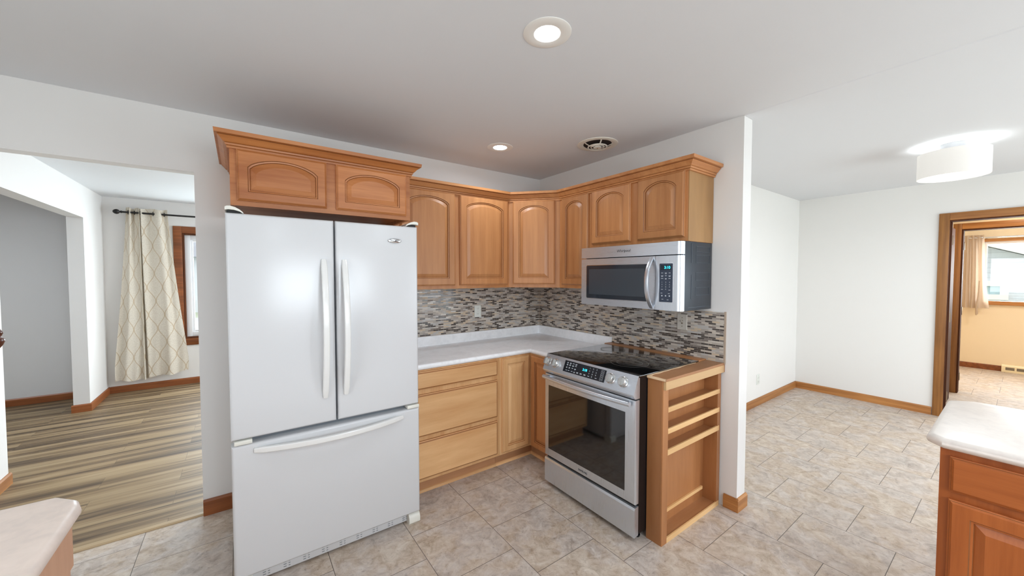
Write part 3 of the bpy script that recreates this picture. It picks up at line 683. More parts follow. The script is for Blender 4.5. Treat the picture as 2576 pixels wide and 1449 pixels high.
def arc(p0, p1, bow, n=18, pw=2.0):
    p0, p1, bow = Vector(p0), Vector(p1), Vector(bow)
    return [p0.lerp(p1, k/n)+bow*(1-abs(2*k/n-1)**pw) for k in range(n+1)]
b = MB(); b.bar(arc((-2.181, FY-.004, 1.588), (-2.183, FY-.004, .872), (0, -.058, 0)), (1, 0, 0), .031, .026); b.build('handle', handle_m, dl)
b = MB(); b.bar(arc((-2.082, FY-.004, 1.588), (-2.082, FY-.004, .872), (0, -.058, 0)), (1, 0, 0), .030, .026); b.build('handle', handle_m, dr)
b = MB(); b.bar(arc((-2.492, FY-.004, .676), (-1.776, FY-.004, .676), (0, -.058, -.004)), (0, 0, 1), .030, .026); b.build('handle', handle_m, fz)
b = MB(); b.lathe((-1.811, FY, 1.704), [(1.0, 0), (1.0, -.0035), (.93, -.005), (.86, -.004), (.80, -.0045), (.0001, -.0075)], 40, 'y')
b.v = [(-1.811+(x+1.811)*.0385, y, 1.704+(z-1.704)*.0135) for x, y, z in b.v]
bd = b.build('badge', plain('silver_badge', srgb(210, 212, 214), .18, metal=1), dr, smooth=50)
lettering('badge_lettering', 'Whirlpool', .0105, ink_m, dr, (-1.811, FY-.0082, 1.7035), (1, 0, 0), (0, 0, 1), .0004, shear=.25)
for x0, x1, s in ((-2.583, -2.512, 1), (-1.740, -1.662, -1)):
    pts = [(0, .0125), (0, .026), (.10, .031), (.30, .032), (.55, .027), (.78, .018), (.93, .008), (1.0, .001), (.95, .001), (.78, .009), (.5, .0145), (.2, .0155)]
    b = MB(); b.extr([((x0 if s > 0 else x1)+s*u*(x1-x0), 1.7755+.0185+z) for u, z in pts], 'y', -.842, -.70); b.build('hinge_cover', cream_m, t, smooth=40)
    b = MB(); b.box(x0+.006, x1-.012, -.83, -.72, 1.774, 1.806); b.build('hinge', black_gap, t, smooth=0)  # black block stands for the shaded gap beneath the cover
for x0, x1 in ((-2.570, -2.500), (-1.743, -1.671)):
    b = MB(); b.box(x0, x1, FY-.001, -.80, .7115, .7305, .003); b.build('center_hinge_cover', cream_m, t)
b = MB(); b.box(-2.56, -1.70, -.815, -.80, .012, .068, .003)
for k in range(9):
    x = -2.47+k*.088
    for j in range(3): b.box(x, x+.013, -.8160, -.8145, .024+j*.012, .027+j*.012, mi=1); b.box(x+.022, x+.030, -.8160, -.8145, .024+j*.012, .027+j*.012, mi=1)
b.build('base_grille', [fridge_m, gasket], t)
for x0, x1 in ((-1.738, -1.671), (-2.578, -2.511)):
    b = MB(); b.extr([(-.858, .014), (-.858, .040), (-.850, .056), (-.835, .068), (-.78, .068), (-.78, .010), (-.80, 0), (-.845, 0)], 'x', x0, x1); b.build('foot_cover', cream_m, t, smooth=40)

# ------------------------------------------------------------------ range
RY0, RY1 = -1.745, -.985
t = thing('range', 'stainless slide-in electric range with black glass cooktop', 'stove', (-.44, -1.365, 0))
b = MB(); b.box(-.742, -.112, RY0+.001, RY1-.001, .045, .934); b.build('body', black_enamel, t, smooth=0)
for x in (-.70, -.16):
    for y in (RY0+.04, RY1-.04):
        b = MB(); b.lathe((x, y, 0), [(.018, 0), (.02, .01), (.013, .012), (.013, .046)], 16, cap0=True); b.build('foot', black_enamel, t)
b = MB(); b.box(-.754, -.108, RY0, RY1, .935, .9475, .002); ct = b.build('cooktop', cooktop_m, t)
def burner(x, y, r):
    for rr in r:
        b.lathe((x, y, .9477), [(rr, 0), (rr, .0003), (rr-.0022, .0003), (rr-.0022, 0)], 64)
b = MB()
burner(-.525, -1.515, (.118, .080)); burner(-.52, -1.17, (.10, .062)); burner(-.25, -1.53, (.075,)); burner(-.25, -1.16, (.09,)); burner(-.30, -1.365, (.06,))
b.build('burner_rings', ring_m, ct, smooth=0)
# sloping control panel
PT, PB = Vector((-.754, .9475)), Vector((-.797, .845))
b = MB(); b.extr([(-.742, .9475), PT, PB, (PB.x+.001, PB.y-.008), (-.780, .820), (-.742, .820)], 'y', RY0, RY1); cp = b.build('control_panel', steel_y, t, smooth=20)
pd = (PB-PT).normalized(); pn = Vector((pd.y, -pd.x))                # outward normal in the x-z plane
def onp(y, s, d=0.0):                                                # s = 0 top .. 1 bottom of the sloping face
    q = PT.lerp(PB, s)+pn*d; return Vector((q.x, y, q.y))
NP = Vector((pn.x, 0, pn.y)); UPP = Vector((-pd.x, 0, -pd.y))
def padbox(b, y0, y1, s0, s1, d0, d1, mi=0):
    b.add([onp(y, s, d) for y in (y0, y1) for s in (s0, s1) for d in (d0, d1)], [(0, 1, 3, 2), (4, 6, 7, 5), (0, 4, 5, 1), (2, 3, 7, 6), (0, 2, 6, 4), (1, 5, 7, 3)], mi)
b = MB(); padbox(b, -1.528, -1.178, .13, .80, -.002, .0018); td = b.build('touch_display', plain('black_touch_glass', srgb(14, 20, 30), .12, spec=.7), cp, smooth=0)
rnd = random.Random(4)
def legend(*q):
    m = MB(); padbox(m, *q); m.build('key_legend', legend_m, cp, smooth=0)
for k, y in enumerate((-1.20, -1.224, -1.250, -1.275)):
    for s in (.22, .34, .50, .68):
        w = rnd.uniform(.011, .017); legend(y-w, y, s, s+.025, .0018, .0021)
        if rnd.random() < .6: legend(y-w*.8, y, s+.045, s+.065, .0018, .0021)
for y in (-1.30, -1.33, -1.362): legend(y-.016, y, .66, .685, .0018, .0021); legend(y-.016, y, .70, .72, .0018, .0021)
for y, s in ((-1.395, .68), (-1.455, .68)): legend(y-.014, y, s, s+.025, .0018, .0021)
for s in (.24, .44, .64):
    b = MB()
    for ya, yb, sa, sb in ((-1.492, -1.514, s-.06, s-.052), (-1.492, -1.514, s+.09, s+.098), (-1.492, -1.493, s-.06, s+.098), (-1.513, -1.514, s-.06, s+.098), (-1.498, -1.508, s+.01, s+.03)):
        padbox(b, ya, yb, sa, sb, .0018, .0021)
    b.build('key_outline', legend_m, cp, smooth=0)
for k, ch in enumerate('1234567890'):
    y = -1.402-(k % 3)*.027 if k < 9 else -1.429; s = (.24, .40, .55)[k//3] if k < 9 else .69
    lettering('key_digit', ch, .012, legend_m, cp, onp(y, s, .0019), (0, -1, 0), UPP, .0003)
lettering('clock_digits', '3:18', .022, cyan, cp, onp(-1.362, .42, .0019), (0, -1, 0), UPP, .0003)
for y in (-1.020, -1.099, -1.572, -1.662):
    b = MB(); c = onp(y, .48); L = []
    for r, h in ((.031, 0), (.031, .006), (.027, .008), (.0265, .024), (.023, .028), (.0001, .0285)):
        L.append([c+NP*h+Vector((0, 1, 0))*(r*math.cos(a))+UPP*(r*math.sin(a)) for a in [2*math.pi*i/36 for i in range(36)]])
    b.loops(L); g = c+NP*.027
    def gp(a, u, h): return g+Vector((0, 1, 0))*a+UPP*u+NP*h
    b.add([gp(a*.0065*(1 if h == 0 else .8), u*.0245*(1 if h == 0 else .9), h) for a in (-1, 1) for u in (-1, 1) for h in (-.012, .014)], [(0, 1, 3, 2), (4, 6, 7, 5), (0, 4, 5, 1), (2, 3, 7, 6), (0, 2, 6, 4), (1, 5, 7, 3)])
    b.build('knob', knob_m, cp, smooth=40)
# oven door
DX = -.777
od = MB(); od.loops([[(x, y, z) for y, z in ((RY0-i*-1, .222+i), (RY1-i, .222+i), (RY1-i, .812-i), (RY0+i, .812-i))] for x, i in ((-.743, 0), (DX+.006, 0), (DX+.002, .002), (DX, .006))]); od = od.build('oven_door', steel_v, t)
b = MB(); b.box(DX-.0012, DX+.002, -1.676, -1.024, .277, .731); b.build('oven_window', oven_glass, od, smooth=0)
b = MB()
for k in range(6): b.box(DX-.0010, DX+.002, -1.137-k*.096, -1.055-k*.096, .771, .775); b.box(DX-.0010, DX+.002, -1.137-k*.096, -1.055-k*.096, .781, .785)
b.build('vent_slots', black_gap, od, smooth=0)
b = MB(); b.tube(arc((DX-.030, RY1-.018, .794), (DX-.030, RY0+.018, .794), (-.024, 0, 0), 24), .0135, 14)
for y in (RY1-.045, RY0+.045): b.tube([(DX+.001, y, .794), (DX-.036, y, .794)], .010, 10)
b.build('handle', steel_y, od, smooth=50)
lettering('door_lettering', 'SAMSUNG', .017, ink_m, od, (DX-.0006, -1.353, .247), (0, -1, 0), (0, 0, 1), .0004)
b = MB(); b.extr([(-.743, .040), (DX, .034), (DX-.001, .190), (DX+.004, .203), (-.743, .207)], 'y', RY0, RY1); b.build('storage_drawer', steel_v, t, smooth=20)
b = MB(); b.box(-.760, -.743, RY0+.012, RY1-.012, .203, .224); b.build('drawer_gap_shadow', black_gap, t, smooth=0)  # black strip paints the shadow between drawer and oven door
b = MB(); b.box(-.765, -.743, RY0+.004, RY1-.004, .806, .824); b.build('panel_gap_shadow', black_gap, t, smooth=0)  # black strip paints the shadow under the control panel

# wooden filler behind the cooktop
b = MB(); b.box(-.106, -.0100, -1.744, -.957, .925, .948, .002)
tag(b.build('wood_ledge', maple_y, smooth=30), 'narrow wooden ledge filling the gap behind the black cooktop', 'ledge')

# ------------------------------------------------------------------ spice rack end panel beside the range
SX, S0, S1 = -.672, -1.748, -1.843
t = thing('spice_rack', 'open-sided wooden spice rack panel standing beside the range', 'rack', (-.345, -1.796, 0))
b = MB(); b.box(-.672, -.656, S1+.008, S0, 0, .930); b.build('front_panel', rack_v, t, smooth=0)
b = MB(); b.box(-.672, -.620, S1-.002, S1+.008, 0, .925, .001); b.build('front_stile', rack_v, t, smooth=0)
b = MB(); b.box(-.050, -.0105, S1, S0, 0, .925); b.build('rear_panel', rack_v, t, smooth=0)
b = MB(); b.box(-.656, -.050, S0-.006, S0, 0, .925); b.build('back_panel', rack_v, t, smooth=0)
for z in (.745, .623, .502):
    b = MB(); b.box(-.656, -.050, S1+.008, S0-.006, z, z+.010); b.build('shelf', rack_x, t, smooth=0)
for z0, z1 in ((.743, .771), (.621, .650), (.500, .532)):
    b = MB(); b.box(-.620, -.028, S1-.002, S1+.008, z0, z1, .001); b.build('lip_rail', rail_x, t, smooth=0)
b = MB(); b.box(-.656, -.050, S1+.006, S0-.006, .012, .024); b.build('bottom_shelf', rack_x, t, smooth=0)
b = MB(); b.box(-.622, -.020, S1-.003, S1+.006, 0.0, .030, .001); b.build('bottom_rail', rail_x, t, smooth=0)
b = MB(); b.box(-.640, -.070, S0-.018, S0-.006, .088, .108, .001); b.build('cleat', rail_x, t, smooth=0)
b = MB(); b.box(-.678, -.0105, -1.860, -1.746, .926, .941, .001); tb = b.build('top_board', rack_x, t, smooth=0)
b = MB(); rnd = random.Random(2); n = 26; top = []
for k in range(n+1):
    u = k/n; top.append((-.676+u*.53, -1.747-(.012*(1-u)+rnd.uniform(0, .009))*(1 if k < n else 0)))
b.prism([(-.6785, -1.746)]+[(-.146, -1.746)]+top[::-1]+[(-.6785, -1.752)], .9405, .9418); b.prism([(-.6788, -1.860), (-.6788, -1.746), (-.672, -1.746), (-.670, -1.80), (-.673, -1.860)], .930, .9418)
b.build('chipped_edge', chip, tb, smooth=0)
b = MB(); b.box(-.672, -.0105, -1.861, -1.8455, .880, .9262, .001); b.build('apron', wood('tan_apron_board', srgb(190, 152, 106), srgb(212, 176, 130), 'x', streak=.5), t, smooth=0)
b = MB(); b.box(-.0102, -.0005, -1.861, -1.8455, .880, .929, .001); b.build('apron_end_block', rack_v, t, smooth=0)

# ------------------------------------------------------------------ microwave
MY1, MY0, MX, MZ0, MZ1 = -.980, -1.782, -.405, 1.289, 1.712
t = thing('microwave', 'stainless over-the-range microwave with black side under the short cabinet', 'microwave', (-.19, -1.38, 1.289))
b = MB(); b.box(-.362, -.010, -1.770, -.990, 1.286, 1.7168, .003); b.build('body', dark_steel, t)
b = MB()
for y0 in (-1.7712,):
    for x0, x1, z0, z1 in ((-.21, -.04, 1.655, 1.690), (-.21, -.04, 1.585, 1.635), (-.21, -.04, 1.475, 1.525), (-.21, -.04, 1.38, 1.43)):
        for q in ((x0, x1, z0, z0+.002), (x0, x1, z1-.002, z1), (x0, x0+.002, z0, z1), (x1-.002, x1, z0, z1)): b.box(q[0], q[1], y0, y0+.002, q[2], q[3])
    b.box(-.266, -.262, y0-.001, y0+.002, 1.585, 1.705); b.box(-.266, -.262, y0-.001, y0+.002, 1.36, 1.51); b.box(-.30, -.02, y0, y0+.002, 1.305, 1.308)
b.build('pressed_seams', plain('lighter_seam_steel', srgb(86, 94, 104), .35, metal=.4), t, smooth=0)  # seam lines in a lighter steel tone than the body
def fascia(y0, y1, z0, z1, round_end=False):
    m = MB(); pts = [(MX, y1), (MX+.044, y1), (MX+.044, y0), (MX+.012, y0), (MX+.004, y0+.008), (MX, y0+.024)] if round_end else [(MX, y1), (MX+.044, y1), (MX+.044, y0), (MX, y0)]
    m.extr(pts, 'z', z0, z1); return m
vp = fascia(MY0, MY1, 1.634, MZ1, True).build('vent_panel', steel_y, t, smooth=50)
lettering('panel_lettering', 'Whirlpool', .027, ink_m, vp, (MX-.0004, -1.366, 1.674), (0, -1, 0), (0, 0, 1), .0004, shear=.2)
md = fascia(-1.6115, MY1, MZ0, 1.628).build('door', steel_y, t, smooth=0)
def rrect(y0, y1, z0, z1, r, n=5):
    P = []
    for cy, cz, a in ((y1-r, z1-r, 0), (y0+r, z1-r, 90), (y0+r, z0+r, 180), (y1-r, z0+r, 270)):
        for k in range(n+1): P.append((cy+r*math.cos(R(a+90*k/n)), cz+r*math.sin(R(a+90*k/n))))
    return P
b = MB(); b.extr(rrect(-1.563, -1.030, 1.334, 1.583, .012), 'x', MX-.0012, MX+.002); b.build('window_bezel', chrome, md, smooth=0)
b = MB(); b.extr(rrect(-1.559, -1.034, 1.338, 1.579, .010), 'x', MX-.0024, MX+.002); wo = b.build('window', mw_glass, md, smooth=0)
b = MB(); b.extr(rrect(-1.538, -1.058, 1.366, 1.552, .006), 'x', MX-.0030, MX-.002); b.build('screen', mw_mesh, md, smooth=0)
b = MB(); b.bar(arc((MX+.002, -1.588, 1.622), (MX+.002, -1.588, 1.296), (-.062, 0, 0), 20, 2.4), (0, 1, 0), .027, .011); b.build('handle', steel_v, md, smooth=50)
pc = fascia(MY0, -1.6135, MZ0, 1.628, True).build('control_panel', steel_v, t, smooth=50)
b = MB(); b.extr(rrect(-1.734, -1.639, 1.338, 1.583, .006), 'x', MX-.0008, MX+.002); b.build('pad_bezel', chrome, pc, smooth=0)
b = MB(); b.extr(rrect(-1.731, -1.642, 1.341, 1.580, .005), 'x', MX-.0016, MX+.002); kp = b.build('keypad', pad_m, pc, smooth=0)
b = MB(); b.box(MX-.0022, MX, -1.722, -1.651, 1.539, 1.570); b.build('display', plain('dark_clock_window', srgb(20, 34, 44), .2), pc, smooth=0)
lettering('clock_digits', '3:10', .024, cyan, pc, (MX-.0024, -1.695, 1.5545), (0, -1, 0), (0, 0, 1), .0003)
rnd = random.Random(9)
def mlegend(y0, y1, z0, z1):
    m = MB(); m.box(MX-.0020, MX-.001, y0, y1, z0, z1); m.build('key_legend', legend_m, pc, smooth=0)
for r_, z in enumerate((1.520, 1.503, 1.486)):
    for c_, y in enumerate((-1.661, -1.686, -1.711)):
        w = rnd.uniform(.011, .016); mlegend(y-w/2, y+w/2, z, z+.0028)
        if (r_+c_) % 2: mlegend(y-w*.4, y+w*.4, z-.0045, z-.002)
for y, z in ((-1.661, 1.418), (-1.711, 1.415), (-1.658, 1.395), (-1.708, 1.393), (-1.665, 1.357), (-1.700, 1.355)): mlegend(y-.006, y+.006, z, z+.0025)
for y, z in ((-1.661, 1.380), (-1.686, 1.380), (-1.711, 1.380)): b = MB(); b.extr(rrect(y-.004, y+.004, z-.004, z+.004, .003), 'x', MX-.0020, MX-.001); b.build('key_legend', legend_m, pc, smooth=0)
for k, ch in enumerate('1234567890'):
    y = (-1.661, -1.686, -1.711)[k % 3] if k < 9 else -1.686; z = 1.464-(k//3)*.0145
    lettering('key_digit', ch, .0095, legend_m, pc, (MX-.0018, y, z), (0, -1, 0), (0, 0, 1), .0003)

# ------------------------------------------------------------------ outlets and switch
def plate(b, frame, u0, u1, v0, v1, d=.006):
    b.loops([[frame(u, v, dd) for u, v in ((u0+i, v0+i), (u1-i, v0+i), (u1-i, v1-i), (u0+i, v1-i))] for i, dd in ((0, 0), (0, d*.6), (.003, d))])
fa = back_frame(-.0087)
t = thing('wall_outlet', 'pale duplex outlet set in the grey mosaic above the worktop', 'outlet', (-.755, -.0087, 1.175))
b = MB(); plate(b, fa, -.79, -.72, 1.119, 1.230); b.build('cover_plate', white_plastic, t)
for z in (1.199, 1.151):
    b = MB(); pts = [(-.755+.0165*math.copysign(min(1, abs(math.cos(a))*1.15), math.cos(a)), z+.0145*math.copysign(min(1, abs(math.sin(a))*1.15), math.sin(a))) for a in [2*math.pi*k/24 for k in range(24)]]
    b.extr(pts, 'y', -.0087-.0075, -.0087-.005)
    for dx in (-.006, .006): b.box(-.755+dx-.001, -.755+dx+.001, -.0166, -.0160, z-.001, z+.007, mi=1)
    b.lathe((-.755, -.0160, z-.007), [(.0022, 0), (.0022, -.0006), (.0001, -.0007)], 10, 'y', mi=1); b.build('receptacle', [white_plastic, black_gap], t, smooth=0)
b = MB(); b.lathe((-.755, -.0147, 1.175), [(.003, 0), (.0028, -.0008), (.0001, -.001)], 12, 'y'); b.build('screw', grey_plastic, t)
fb = side_frame(-.0087)
t = thing('light_switch', 'beige toggle switch plate on the brown mosaic below the microwave', 'switch', (-.0087, -1.573, 1.178))
b = MB(); plate(b, fb, -1.609, -1.536, 1.122, 1.234); b.build('cover_plate', grey_plastic, t)
b = MB(); b.box(-.0156, -.014, -1.5785, -1.5675, 1.164, 1.192, mi=1); b.add([(-.0145, -1.577, 1.172), (-.0145, -1.569, 1.172), (-.0145, -1.569, 1.184), (-.0145, -1.577, 1.184), (-.026, -1.576, 1.187), (-.026, -1.570, 1.187), (-.024, -1.570, 1.193), (-.024, -1.576, 1.193)],
    [(3, 2, 1, 0), (4, 5, 6, 7), (0, 1, 5, 4), (1, 2, 6, 5), (2, 3, 7, 6), (3, 0, 4, 7)]); b.build('toggle', [grey_plastic, slot_dark], t, smooth=0)
for z in (1.148, 1.208):
    b = MB(); b.lathe((-.0147, -1.573, z), [(.0035, 0), (.003, -.001), (.0001, -.0012)], 12, 'x'); b.build('screw', slot_dark, t)
t = thing('wall_outlet', 'white duplex outlet low on the bright nook wall', 'outlet', (2.3, -1.193, .30))
b = MB(); plate(b, back_frame(-1.1932), 2.262, 2.337, .243, .360); b.build('cover_plate', white_plastic, t)
for z in (.326, .277):
    b = MB(); b.box(2.283, 2.316, -1.2015, -1.198, z-.014, z+.014, .003)
    for dx in (-.006, .006): b.box(2.2995+dx-.001, 2.2995+dx+.001, -1.2020, -1.2010, z-.001, z+.007, mi=1)
    b.build('receptacle', [white_plastic, slot_dark], t)

# ------------------------------------------------------------------ ceiling fittings
def downlight(x, y, label, power, on=True):
    t = thing('recessed_downlight', label, 'ceiling light', (x, y, H), 'recessed ceiling lights')
    b = MB(); b.lathe((x, y, H), [(.098, 0), (.098, -.002), (.092, -.004), (.056, -.0045), (.052, -.003), (.050, 0)], 48); b.build('trim_ring', white_trim, t, smooth=40)
    b = MB(); b.lathe((x, y, H), [(.051, -.001), (.047, -.0042), (.0001, -.005)], 40); b.build('lens', lamp_lens, t, smooth=40)
    a = area('downlight_beam', (x, y, H-.0075), (0, 0, 0), .10, .10, power, (.82, .92, 1.0), 'DISK', 170); a.parent = t; a.location = (0, 0, -.0075)
    return t
downlight(-1.500, -1.820, 'lit recessed downlight, the nearer one, out in the middle of the ceiling', 3.0)
downlight(-.888, -.578, 'lit recessed downlight in the ceiling close to the cabinet corner', 3.4)
for k, (x, y, pw) in enumerate(((-3.6, -3.6, 5), (-2.2, -4.3, 11), (-.9, -4.0, 13))):  # unseen lights without fittings, added behind the camera as fill
    area('rear_fill_light', (x, y, H-.012), (0, 0, 0), .10, .10, pw, (.82, .92, 1.0), 'DISK', 170)
VX, VY = -.333, -1.066
t = thing('ceiling_vent', 'round white ceiling vent with concentric rings near the range wall', 'vent', (VX, VY, H))
b = MB(); b.lathe((VX, VY, H), [(.150, .001), (.149, -.004), (.135, -.008), (.115, -.007), (.105, -.002), (.103, .0)], 56); b.build('flange', vent_m, t, smooth=40)
b = MB(); b.lathe((VX, VY, H), [(.106, -.0012), (.090, -.0006), (.0001, -.0006)], 48); b.build('duct_opening', plain('dark_duct', srgb(42, 28, 22), .9, var=.5), t, smooth=0)
for r in (.068, .047):
    b = MB(); b.lathe((VX, VY, H), [(r, -.026), (r+.006, -.020), (r+.0045, -.018), (r-.004, -.023), (r, -.026)], 48); b.build('ring', vent_m, t, smooth=40)
b = MB(); b.lathe((VX, VY, H), [(.030, -.022), (.027, -.029), (.008, -.030), (.0001, -.030)], 32); hb = b.build('hub', vent_m, t, smooth=40)
b = MB(); b.lathe((VX, VY, H), [(.0055, -.029), (.005, -.033), (.0001, -.0335)], 16); b.build('screw', plain('brass_screw', srgb(170, 130, 80), .35, metal=.8), hb)
for k in range(5):
    a = R(20+72*k); c, s_ = math.cos(a), math.sin(a)
    b = MB(); b.bar([(VX+r*c, VY+r*s_, H+z) for r, z in ((.026, -.0255), (.05, -.0225), (.072, -.0195), (.092, -.012), (.108, -.004))], (-s_, c, 0), .010, .003, taper=False); b.build('spoke', vent_m, t)
# drum light over the nook
LX, LY = 1.820, -2.645
t = thing('drum_ceiling_light', 'lit white drum-shade ceiling light hanging over the nook', 'ceiling light', (LX, LY, H))
b = MB(); b.lathe((LX, LY, H), [(.068, -.0005), (.068, -.046), (.060, -.052), (.0001, -.052)], 40)
for a in (0, 120, 240): b.tube([(LX+.035*math.cos(R(a)), LY+.035*math.sin(R(a)), H-.051), (LX+.035*math.cos(R(a)), LY+.035*math.sin(R(a)), H-.085)], .005, 8)
b.build('canopy', plain('brushed_nickel_canopy', srgb(168, 168, 170), .4, metal=.6), t, smooth=40)
b = MB(); b.lathe((LX, LY, 0), [(.185, 2.246), (.185, 2.431), (.182, 2.431), (.182, 2.246), (.185, 2.246)], 64); b.build('lamp_shade', shade_m, t, smooth=40)
b = MB(); b.lathe((LX, LY, 0), [(.181, 2.252), (.181, 2.249), (.0001, 2.249)], 64); b.build('diffuser', diff_m, t, smooth=0)
b = MB()
for a in (0, 120, 240): b.tube([(LX+.0*math.cos(R(a)), LY, H-.085), (LX+.182*math.cos(R(a)), LY+.182*math.sin(R(a)), H-.085)], .003, 6)
b.build('spider', chrome, t)
a = area('drum_light_up', (0, 0, 0), (math.pi, 0, 0), 0.28, .28, 1.3, (.9, .97, 1), 'DISK', 170); a.parent = t; a.location = (0, 0, -.14)
a = area('drum_light_down', (0, 0, 0), (0, 0, 0), .34, .34, 7, (.9, .96, 1), 'DISK', 175); a.parent = t; a.location = (0, 0, -.2475)
# lamps of the hall and bedroom; added fill for living room and study
area('hall_lamp', (4.25, -3.1, H-.05), (0, 0, 0), .3, .3, 13, (1, .88, .68), 'DISK')
area('bedroom_lamp', (6.0, -3.4, H-.05), (0, 0, 0), .3, .3, 13, (1, .96, .93), 'DISK')
area('living_fill_light', (-1.6, 2.0, H-.05), (0, 0, 0), .3, .3, 30, (.95, .97, .95), 'DISK')  # added fill, no lamp seen in this room
area('study_fill_light', (-5.3, 2.0, H-.05), (0, 0, 0), 0.3, .3, 24, (.82, .92, 1.0), 'DISK')  # unseen light added to brighten the study walls

# ------------------------------------------------------------------ near counters
t = thing('base_cabinet', 'orange-brown wooden base cabinet with drawer and raised-panel door under the nook-side counter', 'cabinet', (-.12, -3.5, 0), 'wooden peninsula base cabinets')
b = MB(); b.box(-.42, .16, -4.3, -2.824, .1, .868); b.box(-.36, .16, -4.3, -2.84, 0, .1); b.build('carcass', wood('amber_maple', srgb(140, 68, 22), srgb(180, 100, 46), 'z'), t, smooth=0)
amb = wood('amber_maple_front', srgb(144, 70, 22), srgb(186, 104, 48), 'z'); ambx = wood('amber_maple_drawer', srgb(144, 70, 22), srgb(186, 104, 48), 'y')
for k, y1 in enumerate((-2.849, -3.36)):
    y0 = y1-.46
    door_mesh(side_frame(-.42), y0, y1, .712, .842, .05, 0, panel=False).build('drawer', [ambx, glaze_and_shade], t, smooth=12)
    door_mesh(side_frame(-.42), y0, y1, .13, .683, .052, 0).build('door', [amb, glaze_and_shade], t, smooth=12)
b = MB(); b.slab([(-.456, -4.35), (.296, -4.35), (.296, -2.86), (.226, -2.787), (-.415, -2.787), (-.456, -2.83)], nose(.868, CZ, 8))
tag(b.build('countertop', top_l, smooth=40), 'cream laminate peninsula counter with clipped corner beside the bright nook', 'countertop')
t = thing('base_cabinet', 'peach-toned peninsula cabinet end under the clipped counter near the plank floor', 'cabinet', (-3.2, -2.5, 0), 'wooden peninsula base cabinets')
peach_w = wood('pale_pinkish_maple', srgb(196, 146, 112), srgb(218, 172, 138), 'z', streak=.5)
b = MB(); b.box(-3.5, -2.908, -3.6, -1.546, .1, .868); b.box(-3.45, -2.96, -3.6, -1.58, 0, .1); b.build('carcass', peach_w, t, smooth=0)
b = MB(); b.box(-2.908, -2.902, -3.6, -1.544, .745, .868, .001); b.box(-2.908, -2.904, -3.6, -1.56, .1, .745, .001); b.build('end_panel', peach_w, t, smooth=0)
b = MB(); b.slab([(-3.6, -3.62), (-2.884, -3.62), (-2.884, -1.545), (-2.897, -1.505), (-2.945, -1.455), (-3.6, -1.455)], nose(.868, CZ, 8))
tag(b.build('countertop', countertop('pinkish_cream_laminate', (246, 228, 216)), smooth=40), 'pinkish cream laminate counter end with clipped corner in front of the plank floor', 'countertop')

# ------------------------------------------------------------------ curtains
def curtain(name, label, P, mat_, group=None):
    """P(s,t) -> world point, with fabric coordinates"""
    ns, nt = 180, 40; vs = []; uv = []
    for j in range(nt+1):
        for i in range(ns+1):
            q, w = P(i/ns, j/nt); vs.append(q); uv.append(w)
    fs = [(j*(ns+1)+i, j*(ns+1)+i+1, (j+1)*(ns+1)+i+1, (j+1)*(ns+1)+i) for j in range(nt) for i in range(ns)]
    me = bpy.data.meshes.new(name); me.from_pydata(vs, [], fs); me.materials.append(mat_)
    ul = me.uv_layers.new(name='fabric')
    for lp in me.loops: ul.data[lp.index].uv = uv[lp.vertex_index]
    me.polygons.foreach_set('use_smooth', [True]*len(me.polygons)); me.update()
    return me
def lerp_tab(T, s):
    for (s0, v0), (s1, v1) in zip(T, T[1:]):
        if s <= s1: k = (s-s0)/(s1-s0); return v0+(v1-v0)*k
    return T[-1][1]
YC = 3.715
def PC(s, t):
    xt = lerp_tab([(0, -3.677), (.22, -3.625), (.36, -3.575), (.46, -3.55), (.52, -3.545), (.8, -3.36), (1, -3.290)], s)
    xb = lerp_tab([(0, -3.83), (.38, -3.565), (.46, -3.545), (.52, -3.520), (1, -3.108)], s)
    e = min(1, t*1.08)**1.15*(1-.06*math.sin(math.pi*t)); e = min(e, 1)
    if t > .72: e2 = 1-.07*((t-.72)/.28)**2*(abs(s-.45)*1.6)
    else: e2 = 1
    x = xt+(xb-xt)*(e*e2)
    amp = .030*(1-.35*t)
    y = YC+amp*math.sin(2*math.pi*(s*3.4+.10))*(1 if s < .46 or s > .52 else .3)
    k = math.exp(-((s-.485)/.028)**2); y += .085*k*min(1, .35+t)                       # the deep fold between the halves
    y += .012*math.sin(2*math.pi*(s*6.3+.7*t+.2))*t
    k2 = math.exp(-((s-.235)/.045)**2)*max(0, 1-t*1.7); y += .075*k2
    z = 2.362+.008*math.sin(2*math.pi*s*3.4) - t*(2.362-lerp_tab([(0, .165), (.3, .155), (.46, .150), (.52, .175), (.8, .185), (1, .215)], s))
    return (x, y, z), (s*1.36, z)
me = curtain('curtain', '', PC, trellis_m)
t = thing('curtain', 'cream curtain panel with tan ogee trellis hanging beside the living room window', 'curtain', (-3.47, YC, .15))
for v in me.vertices: v.co -= t.location
cu = bpy.data.objects.new('panel', me); COL.objects.link(cu); cu.parent = t
for x in (-3.655, -3.60, -3.545, -3.425, -3.318):
    b = MB(); L = []
    b.lathe((x, YC, 2.303), [(.020, -.003), (.026, -.003), (.026, .003), (.020, .003), (.020, -.003)], 24, 'x'); b.build('grommet', black_m, t, smooth=40)
t = thing('curtain_rod', 'black curtain rod with oval finial above the living room window', 'rod', (-2.4, YC, 2.303))
b = MB(); b.tube([(-3.72, YC, 2.303), (-1.3, YC, 2.303)], .0115, 14); b.build('pole', black_m, t, smooth=50)
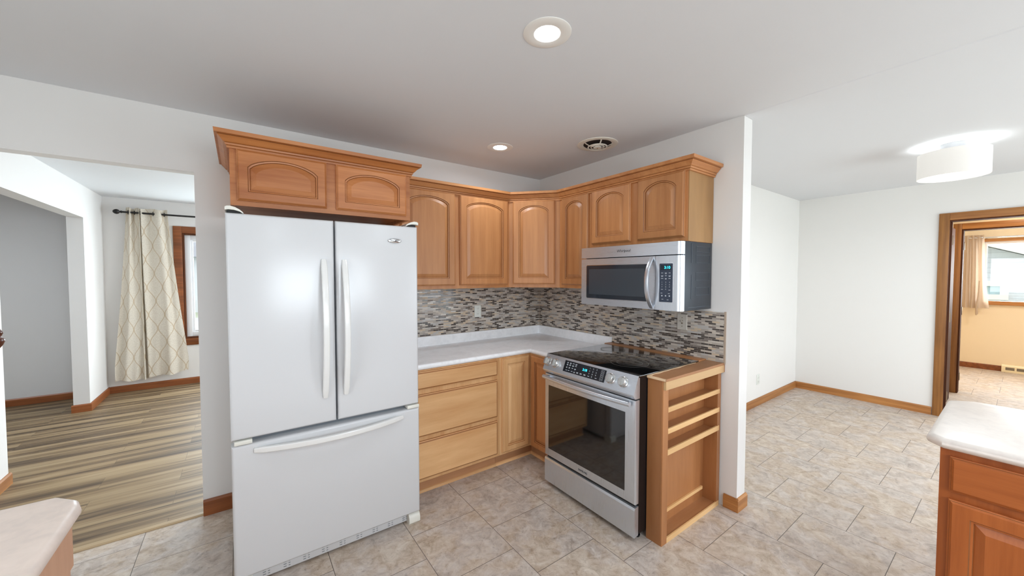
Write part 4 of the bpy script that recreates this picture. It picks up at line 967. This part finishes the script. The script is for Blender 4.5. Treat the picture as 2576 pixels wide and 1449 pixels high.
for s in (-1, 1):
    x = -3.70 if s < 0 else -1.32
    b = MB(); b.lathe((x, YC, 2.303), [(.0001, s*.095), (.015, s*.09), (.027, s*.075), (.031, s*.058), (.026, s*.042), (.012, s*.032), (.010, s*.026), (.016, s*.021), (.016, s*.014), (.011, s*.008), (.011, 0)], 24, 'x'); b.build('finial', black_m, t, smooth=50)
    b = MB(); b.tube([(x-s*.09, YC, 2.303), (x-s*.09, 3.828, 2.303)], .008, 8); b.box(x-s*.09-.012, x-s*.09+.012, 3.822, 3.8295, 2.27, 2.335); b.build('bracket', black_m, t)
def PB_(s, t_):
    y = -2.372-(.205+.03*t_)*s; x = 7.035+.022*math.sin(2*math.pi*(s*3.6+.1))
    if s > .72: y -= .05*(s-.72)/.28*t_*(1-.35*math.sin(math.pi*t_)); x -= .03*(s-.72)/.28*math.sin(math.pi*t_)
    return (x, y, 2.150-t_*(2.150-.980)), (s, t_)
me = curtain('curtain', '', PB_, sheer_m)
t = thing('curtain', 'short sand-coloured curtain with tie at the bedroom window', 'curtain', (7.035, -2.48, .98))
for v in me.vertices: v.co -= t.location
cu = bpy.data.objects.new('panel', me); COL.objects.link(cu); cu.parent = t
b = MB(); b.tube([(7.0, -2.55, 1.42), (6.995, -2.545, 1.2), (7.0, -2.53, .97), (6.998, -2.535, .90), (7.0, -2.53, .87)], [.006, .008, .012, .016, .008], 8); b.build('tie', sheer_m, t, smooth=50)
t = thing('curtain_rod', 'thin steel curtain rod over the bedroom window', 'rod', (7.035, -3.5, 2.105))
b = MB(); b.tube([(7.035, -2.40, 2.105), (7.035, -4.6, 2.105)], .008, 10); b.build('pole', chrome, t, smooth=50)
b = MB(); b.lathe((7.035, -2.555, 2.105), [(.010, -.01), (.013, -.004), (.013, .004), (.010, .01)], 16, 'y'); b.tube([(7.035, -2.60, 2.105), (7.115, -2.60, 2.105)], .006, 8); b.build('bracket', chrome, t)

# baseboard register in the bedroom
t = thing('floor_register', 'cream metal baseboard heat register under the bedroom window', 'register', (7.10, -3.2, 0))
b = MB(); b.extr([(7.119, 0), (7.075, 0), (7.07, .02), (7.075, .095), (7.09, .113), (7.119, .113)], 'y', -3.6, -2.797); b.build('housing', register_m, t, smooth=30)
for k in range(4):
    b = MB(); b.box(7.0705, 7.076, -2.92-k*.105, -2.835-k*.105, .035, .078); b.build('louver', slot_dark, t, smooth=0)
# turned bracket on the living-room partition
b = MB(); b.lathe((-3.9045, 1.19, 0), [(.0005, 1.185), (.008, 1.176), (.014, 1.150), (.020, 1.128), (.030, 1.116), (.033, 1.108), (.028, 1.100), (.024, 1.085), (.025, 1.074), (.034, 1.066), (.039, 1.056), (.036, 1.044), (.028, 1.022), (.015, 1.002), (.006, .990), (.0005, .985)], 24, 'z', a0=-math.pi/2, a1=math.pi/2)
b.box(-3.9048, -3.902, 1.165, 1.215, .99, 1.17)
tag(b.build('wall_bracket', turned, smooth=50), 'dark turned-wood bracket on the partition wall at the edge of the living room', 'bracket')
